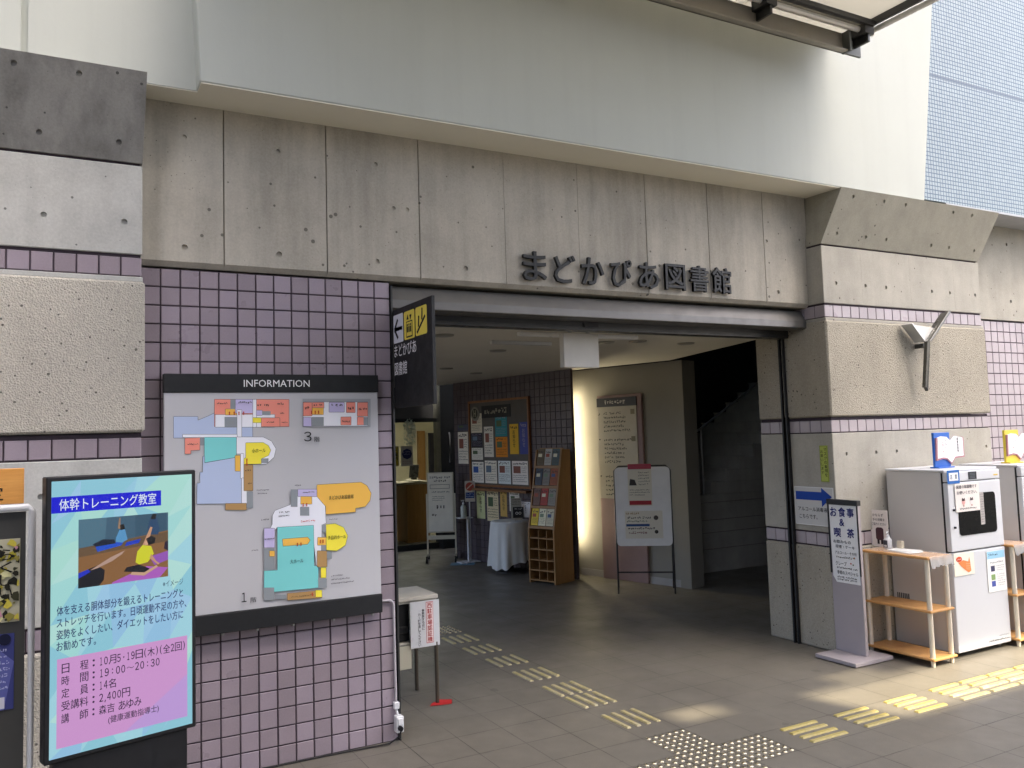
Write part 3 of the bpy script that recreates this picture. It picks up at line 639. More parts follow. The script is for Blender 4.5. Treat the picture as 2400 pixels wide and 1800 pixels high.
MAP = [('B',[(-1.242,1.904),(-1.121,1.902),(-1.121,1.882),(-1.07,1.903),(-1.034,1.921),(-1.034,1.845),(-0.836,1.84),(-0.836,1.786),(-1.242,1.792)]), ('R',[(-1.035,1.993),(-0.635,1.99),(-0.637,1.839),(-1.036,1.847)]), ('W',[(-1.031,1.912),(-0.715,1.907),(-0.716,1.838),(-1.032,1.845)]), ('R',[(-1.035,1.993),(-0.953,1.992),(-0.953,1.911),(-1.036,1.912)]), ('A',[(-0.979,1.94),(-0.909,1.939),(-0.909,1.908),(-0.979,1.909)]), ('G',[(-0.953,1.992),(-0.926,1.992),(-0.927,1.939),(-0.953,1.94)]), ('L',[(-0.926,1.992),(-0.828,1.991),(-0.829,1.916),(-0.927,1.918)]), ('W',[(-0.833,1.991),(-0.815,1.991),(-0.816,1.84),(-0.834,1.84)]), ('L',[(-0.815,1.932),(-0.784,1.931),(-0.784,1.904),(-0.815,1.904)]), ('G',[(-0.784,1.927),(-0.738,1.926),(-0.738,1.904),(-0.784,1.905)]), ('Y',[(-0.834,1.891),(-0.79,1.89),(-0.79,1.864),(-0.834,1.865)]), ('R',[(-0.788,1.89),(-0.688,1.888),(-0.688,1.84),(-0.789,1.842)]), ('G',[(-0.984,1.898),(-0.918,1.897),(-0.918,1.842),(-0.984,1.844)]), ('W',[(-0.918,1.936),(-0.894,1.935),(-0.896,1.697),(-0.919,1.698)]), ('W',[(-1.197,1.809),(-0.919,1.802),(-0.919,1.786),(-1.197,1.794)]), ('R',[(-1.186,1.789),(-1.111,1.789),(-1.112,1.725),(-1.157,1.724),(-1.157,1.706),(-1.186,1.707)]), ('G',[(-1.111,1.789),(-1.088,1.788),(-1.088,1.748),(-1.111,1.749)]), ('T',[(-1.088,1.791),(-0.923,1.786),(-0.924,1.68),(-1.088,1.658)]), ('B',[(-1.088,1.655),(-0.924,1.678),(-0.899,1.684),(-0.9,1.567),(-0.873,1.565),(-0.874,1.43),(-1.127,1.442),(-1.126,1.551),(-1.111,1.551),(-1.111,1.608),(-1.097,1.607),(-1.096,1.691),(-1.088,1.691)]), ('W',[(-0.921,1.788),(-0.78,1.784),(-0.735,1.76),(-0.711,1.718),(-0.722,1.672),(-0.763,1.637),(-0.795,1.636),(-0.887,1.64),(-0.887,1.697),(-0.922,1.698)]), ('Y',[(-0.873,1.755),(-0.781,1.754),(-0.752,1.736),(-0.74,1.71),(-0.752,1.683),(-0.792,1.666),(-0.792,1.639),(-0.887,1.64),(-0.887,1.67),(-0.874,1.674)]), ('G',[(-0.79,1.668),(-0.752,1.667),(-0.753,1.641),(-0.791,1.643)]), ('A',[(-0.93,1.689),(-0.904,1.688),(-0.904,1.604),(-0.93,1.606)]), ('W',[(-0.901,1.697),(-0.885,1.697),(-0.886,1.564),(-0.902,1.565)]), ('W',[(-0.896,1.566),(-0.87,1.565),(-0.871,1.43),(-0.897,1.432)]), ('N',[(-0.884,1.636),(-0.837,1.634),(-0.838,1.496),(-0.885,1.498)]), ('G',[(-0.87,1.491),(-0.837,1.489),(-0.837,1.401),(-0.871,1.403)]), ('N',[(-0.982,1.435),(-0.873,1.429),(-0.873,1.394),(-0.982,1.402)]), ('V',[(-0.559,1.994),(-0.157,1.991),(-0.161,1.826),(-0.561,1.835)]), ('W',[(-0.555,1.975),(-0.175,1.972),(-0.178,1.833),(-0.557,1.841)]), ('R',[(-0.555,1.973),(-0.506,1.972),(-0.507,1.897),(-0.556,1.897)]), ('R',[(-0.504,1.972),(-0.437,1.972),(-0.437,1.941),(-0.504,1.942)]), ('A',[(-0.504,1.941),(-0.44,1.94),(-0.441,1.903),(-0.505,1.904)]), ('L',[(-0.406,1.972),(-0.317,1.971),(-0.318,1.916),(-0.407,1.917)]), ('R',[(-0.304,1.971),(-0.252,1.971),(-0.253,1.912),(-0.305,1.913)]), ('R',[(-0.238,1.97),(-0.175,1.97),(-0.177,1.89),(-0.24,1.891)]), ('L',[(-0.556,1.889),(-0.511,1.888),(-0.511,1.838),(-0.557,1.839)]), ('G',[(-0.509,1.89),(-0.439,1.889),(-0.44,1.839),(-0.509,1.84)]), ('R',[(-0.338,1.887),(-0.278,1.887),(-0.279,1.841),(-0.339,1.842)]), ('R',[(-0.24,1.886),(-0.202,1.885),(-0.203,1.84),(-0.241,1.84)]), ('G',[(-0.202,1.885),(-0.177,1.885),(-0.178,1.836),(-0.203,1.837)]), ('A',[(-0.483,1.508),(-0.225,1.509),(-0.19,1.488),(-0.165,1.443),(-0.173,1.4),(-0.202,1.368),(-0.26,1.363),(-0.261,1.341),(-0.435,1.34),(-0.434,1.386),(-0.487,1.392)]), ('W',[(-0.72,1.38),(-0.637,1.406),(-0.595,1.45),(-0.486,1.443),(-0.439,1.386),(-0.435,1.29),(-0.46,1.283),(-0.463,1.046),(-0.492,1.049),(-0.504,1.166),(-0.507,1.282),(-0.712,1.288),(-0.731,1.258),(-0.749,1.282),(-0.735,1.308),(-0.734,1.353)]), ('L',[(-0.592,1.489),(-0.485,1.483),(-0.486,1.443),(-0.592,1.449)]), ('A',[(-0.576,1.448),(-0.515,1.444),(-0.515,1.403),(-0.577,1.407)]), ('G',[(-0.632,1.491),(-0.594,1.489),(-0.596,1.392),(-0.633,1.395)]), ('G',[(-0.582,1.391),(-0.53,1.388),(-0.53,1.339),(-0.582,1.343)]), ('T',[(-0.708,1.288),(-0.507,1.284),(-0.506,1.06),(-0.482,1.057),(-0.485,0.938),(-0.729,0.942),(-0.729,0.965),(-0.783,0.971),(-0.782,1.06),(-0.71,1.057)]), ('A',[(-0.681,1.222),(-0.541,1.221),(-0.527,1.203),(-0.542,1.183),(-0.677,1.184)]), ('L',[(-0.78,1.289),(-0.723,1.284),(-0.724,1.18),(-0.781,1.185)]), ('G',[(-0.781,1.181),(-0.724,1.176),(-0.725,1.059),(-0.782,1.064)]), ('A',[(-0.752,1.165),(-0.724,1.162),(-0.725,1.133),(-0.752,1.135)]), ('Y',[(-0.435,1.283),(-0.382,1.284),(-0.334,1.259),(-0.31,1.21),(-0.325,1.159),(-0.375,1.131),(-0.435,1.141)]), ('G',[(-0.46,1.285),(-0.435,1.283),(-0.436,1.239),(-0.46,1.241)]), ('A',[(-0.484,1.215),(-0.437,1.211),(-0.437,1.169),(-0.485,1.173)]), ('G',[(-0.466,1.172),(-0.437,1.169),(-0.438,1.137),(-0.466,1.139)]), ('N',[(-0.487,1.141),(-0.433,1.136),(-0.434,1.048),(-0.489,1.053)]), ('G',[(-0.433,1.132),(-0.404,1.129),(-0.405,1.09),(-0.433,1.093)]), ('Y',[(-0.468,1.047),(-0.439,1.044),(-0.44,0.988),(-0.469,0.991)]), ('G',[(-0.485,0.989),(-0.435,0.983),(-0.436,0.933),(-0.485,0.938)]), ('G',[(-0.783,0.971),(-0.729,0.965),(-0.73,0.898),(-0.784,0.904)]), ('N',[(-0.657,0.925),(-0.465,0.922),(-0.465,0.881),(-0.657,0.889)]), ('Y',[(-0.5,0.926),(-0.465,0.922),(-0.465,0.885),(-0.5,0.889)]), ('G',[(-0.725,0.928),(-0.666,0.922),(-0.666,0.897),(-0.725,0.904)])]
F = Fr((0, -.058, 0), (1, 0, 0)); sh = Sheet(F, .001, .00025)
for i, (k, pts) in enumerate(MAP):
    L = i*.5
    n_ = len(pts)
    if k not in 'GV':
        for a in range(n_):
            p, q = pts[a], pts[(a+1) % n_]
            if (p[0]-q[0])**2+(p[1]-q[1])**2 > 1e-6: sh.line(*p, *q, .0035, '3c4048', L)
    sh.poly(pts, MAPC[k], L+.4)
for tx, a, b, c, d in (('小ホール', -.842, 1.700, -.77, 1.723), ('大ホール', -.641, 1.085, -.568, 1.108), ('まどかぴあ図書館', -.416, 1.420, -.273, 1.443), ('多目的ホール', -.426, 1.197, -.322, 1.219), ('３', -.556, 1.753, -.512, 1.808), ('階', -.498, 1.75, -.466, 1.779), ('１', -.903, .907, -.877, .957), ('階', -.856, .9, -.825, .927)):
    sh.text(tx, a, b, c, d, '16181c', 40, .006)
for a, b, c, d in ((-1.027, 1.966, -.966, 1.976), (-.918, 1.968, -.84, 1.982), (-.811, 1.953, -.788, 1.968), (-.774, 1.952, -.747, 1.965), (-.701, 1.959, -.668, 1.972), (-.687, 1.909, -.664, 1.918), (-.761, 1.86, -.716, 1.87), (-.679, 1.858, -.643, 1.867), (-1.174, 1.752, -1.123, 1.761), (-.88, 1.602, -.849, 1.611), (-.865, 1.531, -.843, 1.54), (-.819, 1.492, -.751, 1.50), (-.814, 1.474, -.765, 1.482), (-.548, 1.933, -.518, 1.95), (-.498, 1.952, -.445, 1.965), (-.396, 1.949, -.327, 1.964), (-.298, 1.928, -.257, 1.947), (-.232, 1.926, -.183, 1.939), (-.334, 1.856, -.284, 1.867), (-.61, 1.506, -.572, 1.515), (-.566, 1.466, -.5, 1.474), (-.795, 1.33, -.755, 1.339), (-.416, 1.306, -.37, 1.314), (-.698, 1.364, -.638, 1.374), (-.702, 1.345, -.643, 1.354), (-.848, 1.171, -.812, 1.179), (-.778, 1.227, -.726, 1.235), (-.411, .99, -.343, .999), (-.411, .970, -.304, .979), (-.412, .948, -.28, .957), (-.638, .901, -.601, .908), (-.592, .9, -.512, .908)):
    sh.scrib(a, b, c, d, '24262c', 40, 1.2)
sh.scrib(-.578, 1.306, -.497, 1.317, 'd23a3a', 41, 1.2)
for x, z in ((-.96, 1.915), (-.935, 1.915), (-.91, 1.915), (-.885, 1.915), (-.87, 1.66), (-.87, 1.64), (-.51, 1.915), (-.49, 1.915), (-.47, 1.915), (-.565, 1.40), (-.545, 1.40), (-.60, 1.185), (-.58, 1.185), (-.47, 1.19), (-.455, 1.19), (-.52, .905)):
    sh.circ(x, z+.007, .004, 'c03a1c', 41, 8); sh.rect(x-.003, z-.008, x+.003, z+.003, 'c03a1c', 41)
sh.done('map_print', t)
sh = Sheet(Fr((0, -.066, 0), (1, 0, 0)), .001); sh.text('INFORMATION', -.883, 2.060, -.519, 2.099, 'f4f4f4', 1, .004); sh.done('lettering', t)

# ------------------------------------------------------------------ projecting sign at the doorway
FH = Fr((.012, 0, 0), (0, -1, 0))
t = thing('projecting_sign', 'black projecting sign with arrow, lift and escalator pictograms beside the doorway', 'sign', (.04, 0, 1.93))
mb = MB(); mb.fbox(FH, .012, .59, 1.935, 2.528, -.022, 0); mb.build('panel', DARKGREY, t, .003)
mb = MB(); mb.fbox(FH, -.02, .0115, 2.40, 2.46, -.018, -.006); mb.fbox(FH, -.02, .0115, 2.0, 2.06, -.018, -.006); mb.build('bracket', STEEL_D, t)
sh = Sheet(FH)
BK = '15161a'
def rrect(sh, x0, y0, x1, y1, r, c, L):
    p = []
    for cx, cy, a0 in ((x1-r, y1-r, 0), (x0+r, y1-r, 90), (x0+r, y0+r, 180), (x1-r, y0+r, 270)):
        p += [(cx+r*math.cos(rad(a0+k*22.5)), cy+r*math.sin(rad(a0+k*22.5))) for k in range(5)]
    sh.poly(p, c, L)
rrect(sh, .022, 2.322, .178, 2.492, .01, 'e6e9f2', 0); rrect(sh, .192, 2.325, .352, 2.49, .014, 'f0dc5c', 0); rrect(sh, .366, 2.328, .528, 2.49, .014, 'f0dc5c', 0)
sh.line(.045, 2.405, .165, 2.405, .022, BK); sh.line(.042, 2.405, .095, 2.462, .02, BK, 2); sh.line(.042, 2.405, .095, 2.348, .02, BK, 2)
sh.rect(.225, 2.335, .32, 2.43, BK, 1); sh.rect(.233, 2.343, .312, 2.424, 'f0dc5c', 2)
for x in (.248, .272, .296): sh.circ(x, 2.408, .008, BK, 3, 10); sh.rect(x-.009, 2.365, x+.009, 2.399, BK, 3)
for x, s_ in ((.25, 1), (.295, -1)): sh.poly([(x-.016, 2.452-.012*s_), (x+.016, 2.452-.012*s_), (x, 2.452+.02*s_)], BK, 2)
sh.line(.385, 2.345, .505, 2.43, .016, BK, 1); sh.circ(.415, 2.432, .009, BK, 2, 10); sh.line(.415, 2.425, .41, 2.378, .016, BK, 2); sh.circ(.465, 2.47, .009, BK, 2, 10); sh.line(.465, 2.462, .46, 2.412, .016, BK, 2)
sh.text('まどかぴあ', .03, 2.238, .37, 2.312, 'f2f2f4', 1, .008); sh.text('図書館', .03, 2.128, .225, 2.208, 'f2f2f4', 1, .008)
sh.done('lettering', t)

# ------------------------------------------------------------------ digital signage
FS = Fr((-1.823, -1.318, .652), (.5265, .1395, 0)); SW, SH = .5447, 1.002
t = thing('digital_signage', 'tall black display screen advertising a core training class', 'display', (-1.55, -1.2, 0))
mb = MB(); mb.fbox(FS, 0, SW, 0, SH, -.055, 0); mb.build('body', BLACKM, t, .004)
mb = MB(); mb.fbox(FS, .03, SW-.03, -.652, 0, -.05, -.012); mb.build('pedestal', BLACKM, t, .004)
mb = MB(); mb.fbox(FS, -.02, SW+.02, -.652, -.62, -.25, .2); mb.build('base_plate', BLACKM, t, .006)
bx = .0165; W_, H_ = SW-2*bx, SH-2*bx
sc = Fr(FS.p(bx, bx, 0), FS.u)
sh = Sheet(sc, .001, .0006, lambda c: lit(c, .84))
def R(a, b, c, d): return (a*W_, (1-d)*H_, c*W_, (1-b)*H_)   # from fractions x0,ytop,x1,ybottom
sh.rect(0, 0, W_, H_, 'a2d8e6', 0)
fac = ['a8e0de', '9cd0e8', 'b0e4da', '98c8ea', 'a6dae8', '92cee0', 'b8e6e0', 'a2cfee']
random.seed(3)
gx, gy = 5, 8; P = [[((i+random.uniform(-.35, .35)*(0 < i < gx))/gx*W_, (j+random.uniform(-.35, .35)*(0 < j < gy))/gy*H_) for j in range(gy+1)] for i in range(gx+1)]
for i in range(gx):
    for j in range(gy):
        sh.poly([P[i][j], P[i+1][j], P[i+1][j+1]], random.choice(fac), .5); sh.poly([P[i][j], P[i+1][j+1], P[i][j+1]], random.choice(fac), .5)
sh.rect(*R(0, .058, .762, .118), '0a10d8', 1); sh.text('体幹トレーニング教室', *R(.05, .066, .725, .11), 'e8f2ff', 2, .006)
px0, py0, px1, py1 = R(.178, .148, .815, .402)
pw, ph = px1-px0, py1-py0
def q(*pts): return [(px0+a*pw, py1-b*ph) for a, b in pts]
sh.rect(px0, py0, px1, py1, '3f6076', 1)
sh.poly(q((0, .42), (.5, .36), (1, .28), (1, 1), (0, 1)), '8c6238', 1.5); sh.poly(q((0, .42), (1, .3), (1, .45), (0, .55)), '6a5238', 1.8)
sh.poly(q((0, 0), (.3, 0), (.28, .38), (0, .42)), '4e7488', 1.6); sh.poly(q((.62, 0), (.98, 0), (.98, .28), (.62, .34)), '35566c', 1.6)
sh.poly(q((.18, .42), (.5, .36), (.46, .44), (.2, .5)), '1c50c8', 2); sh.poly(q((.52, .40), (.68, .37), (.66, .43), (.5, .46)), '1a3cc0', 2)
sh.poly(q((.36, .98), (.75, .80), (1, .86), (.9, 1), (.36, 1)), 'b060c0', 2); sh.poly(q((.78, .66), (1, .6), (1, .74), (.84, .8)), '9858b8', 2)
sh.poly(q((.40, .32), (.44, .2), (.5, .2), (.53, .36), (.47, .40), (.40, .38)), '5898c8', 2.5); sh.poly(q((.445, .13), (.49, .12), (.5, .2), (.45, .21)), '181410', 2.6); sh.poly(q((.15, .38), (.26, .32), (.38, .34), (.4, .4), (.18, .42)), '101c30', 2.5); sh.poly(q((.42, .18), (.435, .02), (.45, .02), (.45, .19)), '9c7c64', 2.6)
sh.poly(q((.76, .22), (.79, .06), (.86, .05), (.9, .24), (.88, .33), (.78, .32)), '28486c', 2.5); sh.poly(q((.79, .08), (.82, -.0), (.86, .01), (.85, .09)), '101010', 2.6)
sh.poly(q((.62, .72), (.64, .56), (.70, .47), (.80, .50), (.83, .62), (.76, .74), (.66, .76)), 'd8d828', 3); sh.poly(q((.70, .47), (.79, .20), (.815, .21), (.76, .48)), 'c89878', 3); sh.poly(q((.74, .38), (.80, .34), (.85, .38), (.84, .46), (.77, .48)), '141010', 3.2); sh.poly(q((.725, .42), (.75, .41), (.76, .47), (.73, .48)), 'd8a888', 3.3)
sh.poly(q((.49, .84), (.52, .78), (.66, .76), (.78, .84), (.74, .92), (.66, .90), (.58, .86)), '121018', 3.1); sh.poly(q((.58, .86), (.72, .89), (.86, .80), (.88, .83), (.72, .94), (.56, .90)), 'cca488', 3.2); sh.poly(q((.80, .62), (.86, .74), (.90, .78), (.88, .8), (.78, .68)), 'c89878', 3.2)
sh.poly(q((0, 1), (0, .82), (.10, .74), (.2, .70), (.28, .78), (.27, .92), (.22, 1)), '0c0c14', 3.3); sh.poly(q((0, .86), (0, .78), (.10, .74), (.13, .78)), '1c30c0', 3.4); sh.poly(q((.12, .76), (.34, .60), (.5, .52), (.47, .57), (.36, .66), (.2, .74)), 'b89888', 3.4)
sh.poly(q((.96, .46), (1, .44), (1, .6), (.95, .56)), '281830', 3)
sh.text('※イメージ', *R(.775, .418, .93, .442), '203050', 2, .004)
NV = '1c2c64'
for tx, a, b, y in (('体を支える胴体部分を鍛えるトレーニングと', .04, .93, .474), ('ストレッチを行います。日頃運動不足の方や、', .04, .955, .517), ('姿勢をよくしたい、ダイエットをしたい方に', .04, .93, .560), ('お勧めです。', .04, .30, .602)):
    sh.text(tx, *R(a, y-.017, b, y+.018), NV, 2, .012)
sh.rect(*R(.045, .648, .962, .967), 'd49cd6', 1)
sh.poly([(.045*W_, .033*H_), (.5*W_, .033*H_), (.962*W_, .2*H_), (.962*W_, .033*H_)], 'c4a0e0', 1.3)
DK = '2a1a3c'
rows = [('日', '程', '10月5・19日(木)(全2回)', .95, .685), ('時', '間', '19：00～20：30', .755, .729), ('定', '員', '14名', .44, .774), ('受講料', None, '2,400円', .54, .819), ('講', '師', '森吉 あゆみ', .62, .864)]
for a, b, v, xe, y in rows:
    if b: sh.text(a, *R(.075, y-.017, .125, y+.017), DK, 2, .008); sh.text(b, *R(.195, y-.017, .25, y+.017), DK, 2, .008)
    else: sh.text(a, *R(.075, y-.017, .25, y+.017), DK, 2, .008)
    sh.circ(.285*W_, (1-y+.009)*H_, .004, DK, 2, 8); sh.circ(.285*W_, (1-y-.009)*H_, .004, DK, 2, 8)
    sh.ctext(v, *R(.32, y-.017, xe, y+.017), DK, 2, .008)
sh.text('(健康運動指導士)', *R(.385, .893, .745, .924), DK, 2, .008)
sh.done('screen', t)

# ------------------------------------------------------------------ poster rack at the left edge
FP = Fr((-2.62, -1.2, 0), (1, 0, 0)); PW = .752
t = thing('poster_rack', 'white framed poster rack at the left edge of the picture', 'poster stand', (-2.25, -1.2, 0))
mb = MB(); mb.tube([FP.p(0, .02, 0), FP.p(0, 1.53, 0), FP.p(.012, 1.545, 0), FP.p(PW-.012, 1.545, 0), FP.p(PW, 1.53, 0), FP.p(PW, .02, 0)], .0135, 10); mb.tube([FP.p(0, .45, 0), FP.p(PW, .45, 0)], .012, 8); mb.build('frame', WHITEP, t)
mb = MB(); mb.box(-2.64, -2.60, -1.45, -.95, 0, .03); mb.box(-1.89, -1.85, -1.45, -.95, 0, .03); mb.build('foot', WHITEP, t, .004)
mb = MB(); mb.fbox(FP, .02, PW-.02, .46, 1.53, -.012, -.006); mb.build('back_panel', M('rack_back', (.05, .05, .047), .4), t)
t = thing('orange_notice', 'orange wooden notice standing on top of the poster rack', 'notice', (-2.2, -1.2, 1.56))
mb = MB(); mb.fbox(FP, .1, .725, 1.56, 1.688, -.01, .004); mb.build('panel', wood('orange_panel', (.62, .27, .06), (.74, .37, .10), 'x'), t, .002)
sh = Sheet(Fr(FP.p(0, 0, .004), FP.u)); sh.text('定', .60, 1.575, .66, 1.625, '1c1410', 1, .01); sh.text('案内', .30, 1.58, .5, 1.65, '1c1410', 1, .01); sh.done('lettering', t)
t = thing('yellow_poster', 'ornate yellow and black poster held in the left poster rack', 'poster', (-2.0, -1.2, 1.13))
mb = MB(); mb.fbox(FP, .28, .715, 1.14, 1.435, -.004, -.002); mb.build('sheet', ink('b8b49a'), t)
sh = Sheet(Fr(FP.p(0, 0, -.002), FP.u)); 
random.seed(11)
for i in range(150):
    cx = random.uniform(.50, .715); cy = random.uniform(1.15, 1.43); r_ = random.uniform(.006, .03); a_ = random.uniform(0, 6.28); c_ = random.choice(['c8ba48', '24241a', '24241a', 'b0a438', 'c890a0', 'd8d4a0', '3a3a26', '8c8440'])
    sh.poly([(min(.713, cx+r_*random.uniform(.3, 1)*math.cos(a_+k*1.05)), cy+r_*random.uniform(.3, 1)*math.sin(a_+k*1.05)) for k in range(6)], c_, 1+i*.06)
for k_ in range(3): 
    for j_ in range(0): sh.line(.70-.06*math.cos(j_*.26)-.012*k_, 1.29+.12*math.sin(j_*.26), .70-.06*math.cos((j_+1)*.26)-.012*k_, 1.29+.12*math.sin((j_+1)*.26), .004, ['c8ba48', '2c2c1c', 'a89c34'][k_], 11+k_*.1) if j_ < 12 else None
sh.vtext('らくしい', .672, 1.40, .04, '141410', 12, .01); sh.done('artwork', t)
t = thing('blue_poster', 'dark blue poster held below the yellow one in the poster rack', 'poster', (-2.0, -1.2, .83))
mb = MB(); mb.fbox(FP, .28, .70, .835, 1.10, -.004, -.002); mb.build('sheet', ink('3a3f78'), t)
sh = Sheet(Fr(FP.p(0, 0, -.002), FP.u)); sh.poly([(.5, .835), (.67, .835), (.70, 1.0), (.6, 1.1), (.5, 1.1)], '5a5fa0', 1); sh.rect(.5, .84, .672, .88, 'c8c8d4', 2)
for i in range(8): sh.scrib(.55, 1.06-i*.022, .68, 1.072-i*.022, 'b8bce0', 3)
sh.circ(.67, 1.08, .02, '101430', 4); sh.done('artwork', t)

# ------------------------------------------------------------------ ticket validation stand
t = thing('validation_stand', 'small steel stand with a black ticket machine behind the tiled wall', 'stand', (.28, .66, 0))
mb = MB(); 
for x, y in ((.47, .50), (.46, .83), (.06, .50), (.06, .83)):
    m_ = MB(); m_.tube([(x, y, .004), (x, y, .40)], .014, 10); m_.build('leg', M('bronze_tube', (.12, .10, .075), .35, .7, .1, 9), t)
mb = MB(); mb.box(.04, .485, .51, .85, .40, .415); mb.box(.04, .485, .51, .85, .665, .68); mb.box(.04, .05, .51, .85, .415, .665); mb.box(.475, .485, .51, .85, .415, .665); mb.build('box', M('cream_box', (.55, .52, .44), .5), t, .002)
mb = MB(); mb.box(.06, .30, .54, .80, .42, .66); mb.box(.08, .28, .525, .54, .47, .52); mb.build('ticket_machine', BLACKM, t, .006)
mb = MB(); mb.box(.03, .49, .495, .86, .682, .71); mb.build('top_tray', M('tray_cream', (.58, .55, .47), .5), t, .004)
t2 = thing('parking_notice', 'white notice with red lettering hung on the ticket stand', 'notice', (.39, .49, .38))
mb = MB(); mb.box(.285, .492, .487, .4925, .378, .676); mb.build('board', WHITEP, t2)
sh = Sheet(Fr((0, .487, 0), (1, 0, 0))); sh.rect(.396, .40, .447, .668, 'c86868', 1); sh.rect(.399, .404, .444, .664, 'f2e4e0', 2); sh.vtext('西駐車場認証機', .4215, .660, .034, 'b01818', 3, .02, .0365)
sh.vtext('※精算する前に', .375, .625, .018, '222222', 1, .01, .0195); sh.vtext('カードを通してください', .347, .60, .018, '222222', 1, .01, .0195); sh.done('lettering', t2)
t2 = thing('hanging_paper', 'blank pale paper hanging under the ticket machine', 'paper', (.24, .495, .25))
mb = MB(); mb.box(.195, .29, .497, .499, .25, .40); mb.build('sheet', ink('bcb8a4'), t2)
t2 = thing('white_tube', 'short white tube standing on the ticket stand', 'tube', (.215, .60, .71))
mb = MB(); mb.box(.195, .235, .58, .62, .711, .86); mb.build('tube', M('tube_cream', (.66, .64, .52), .5), t2, .004)
mb = MB(); mb.add([(.395, .455, .0015), (.54, .425, .0015), (.575, .50, .0015), (.50, .545, .0015), (.43, .50, .0015)], [(0, 1, 2, 3, 4)]); mb.add([(.395, .455, .004), (.54, .425, .004), (.575, .50, .004), (.50, .545, .004), (.43, .50, .004)], [(0, 1, 2, 3, 4)])
tag(mb.build('floor_marker', M('red_tape', (.50, .02, .02), .5), base=(.48, .48, 0)), 'red tape marker on the floor under the stand leg', 'marker')

# conduit, outlet, cable on the wall end
t = thing('power_outlet', 'weathered white outdoor socket box low on the end of the tiled wall', 'socket', (-.005, -.01, .05))
mb = MB(); mb.box(-.032, .014, -.052, -.004, .055, .15); mb.build('box', WHITEP, t, .005)
mb = MB(); mb.box(-.024, .006, -.058, -.052, .10, .14); mb.build('cover', WHITEP, t, .003)
mb = MB(); mb.tube([(-.012, -.075, .085), (-.012, -.05, .085)], .014, 8); mb.build('plug', BLACKM, t)
t = thing('cable_conduit', 'thin grey conduit bending down the right edge of the tiled wall', 'conduit', (-.02, -.012, .2))
mb = MB(); pts = [(-.115, -.012, .81)]+[(-.055+.035*math.sin(a), -.012, .775+.035*math.cos(a)) for a in [i*math.pi/10 for i in range(6)]]+[(-.02, -.012, .62), (-.017, -.012, .22)]
mb.tube(pts, .0075, 8); mb.build('pipe', M('conduit_grey', (.50, .47, .49), .5), t)
mb = MB(); mb.box(-.034, -.002, -.03, -.001, .185, .225); mb.tube([(-.017, -.012, .185), (-.012, -.02, .15)], .008, 8); mb.build('clamp', WHITEP, t, .003)
mb = MB(); mb.tube([(-.012, -.08, .085), (-.03, -.085, .05), (-.08, -.06, .012), (-.2, -.035, .006), (-.45, -.02, .006), (-.8, -.02, .006), (-1.2, -.03, .006)], .005, 8)
tag(mb.build('power_cable', BLACKM, base=(-.5, -.03, 0)), 'black cable running along the foot of the tiled wall', 'cable')
mb = MB(); mb.box(.0015, .012, -.012, .14, 0, 2.68); tag(mb.build('corner_trim', STEEL_D, base=(.006, .06, 0)), 'dark metal edge strip on the end of the tiled wall', 'trim')

# ------------------------------------------------------------------ tactile paving
def worn(name, c1, c2, p):
    n = NT(name); c = n.coord(); f = n.noise(c, 9, 5, .6)
    a = n.mix(n.ramp(f, [(p-.12, 0.), (p+.12, 1.)]), c1, c2); a = n.mix(.35, a, n.ramp(n.noise(c, 60, 4), [(.3, mul(c1, .45)), (.7, mul(c1, 1.2))]))
    n.base(a); n.set(.5, 0, .4); n.bump(n.noise(c, 150, 2), .3, .002); return n.m
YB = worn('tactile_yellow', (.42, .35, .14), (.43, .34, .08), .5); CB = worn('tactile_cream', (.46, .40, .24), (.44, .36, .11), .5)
BRASS = M('stud_metal', (.52, .46, .32), .28, .85, .1, 30)
def bar_mesh(mb, x0, x1, y0, y1, mi=0):
    c = .005; z = .009
    mb.add([(x0, y0, .0005), (x1, y0, .0005), (x1, y1, .0005), (x0, y1, .0005), (x0+c, y0+c, z), (x1-c, y0+c, z), (x1-c, y1-c, z), (x0+c, y1-c, z)], [(4, 5, 6, 7), (0, 1, 5, 4), (1, 2, 6, 5), (2, 3, 7, 6), (3, 0, 4, 7)], mi)
GRP = 'tactile tiles with four guide bars'
inl = [(-.575, -.302, 'nearest the dotted studs'), (-.133, .118, 'second, just outside the shutter line'), (.155, .405, 'third, touching the second'), (.562, .834, 'fourth from the dotted studs'), (1.012, 1.265, 'fifth from the dotted studs'), (1.442, 1.68, 'sixth from the dotted studs'), (1.85, 2.104, 'farthest inside, next to the parking notice')]
for y0, y1, d in inl:
    t = thing('tactile_tile', 'four guide bars leading into the doorway, '+d, 'tactile paving', (1.343, (y0+y1)/2, 0), GRP)
    for k in range(4):
        x = 1.234+.0735*k; mb = MB(); bar_mesh(mb, x-.0155, x+.0155, y0, y1); mb.build('bar', CB, t)
outl = [(1.945, 2.23, 'beside the dotted studs'), (2.395, 2.68, 'second from the dotted studs'), (2.85, 3.135, 'third from the dotted studs, half in sun'), (3.295, 3.575, 'in full sun in front of the shelf rack'), (3.61, 3.892, 'in sun in front of the white cabinet door'), (3.915, 4.197, 'sunlit, sixth from the dotted studs'), (4.23, 4.51, 'sunlit, farthest right')]
for x0, x1, d in outl:
    t = thing('tactile_tile', 'four yellow guide bars along the wall, '+d, 'tactile paving', ((x0+x1)/2, -1.18, 0), GRP)
    for k in range(4):
        y = -1.078-.0715*k; mb = MB(); bar_mesh(mb, x0, x1, y-.0165, y+.0165); mb.build('bar', YB if x0 < 3.2 or k < 2 else CB, t)
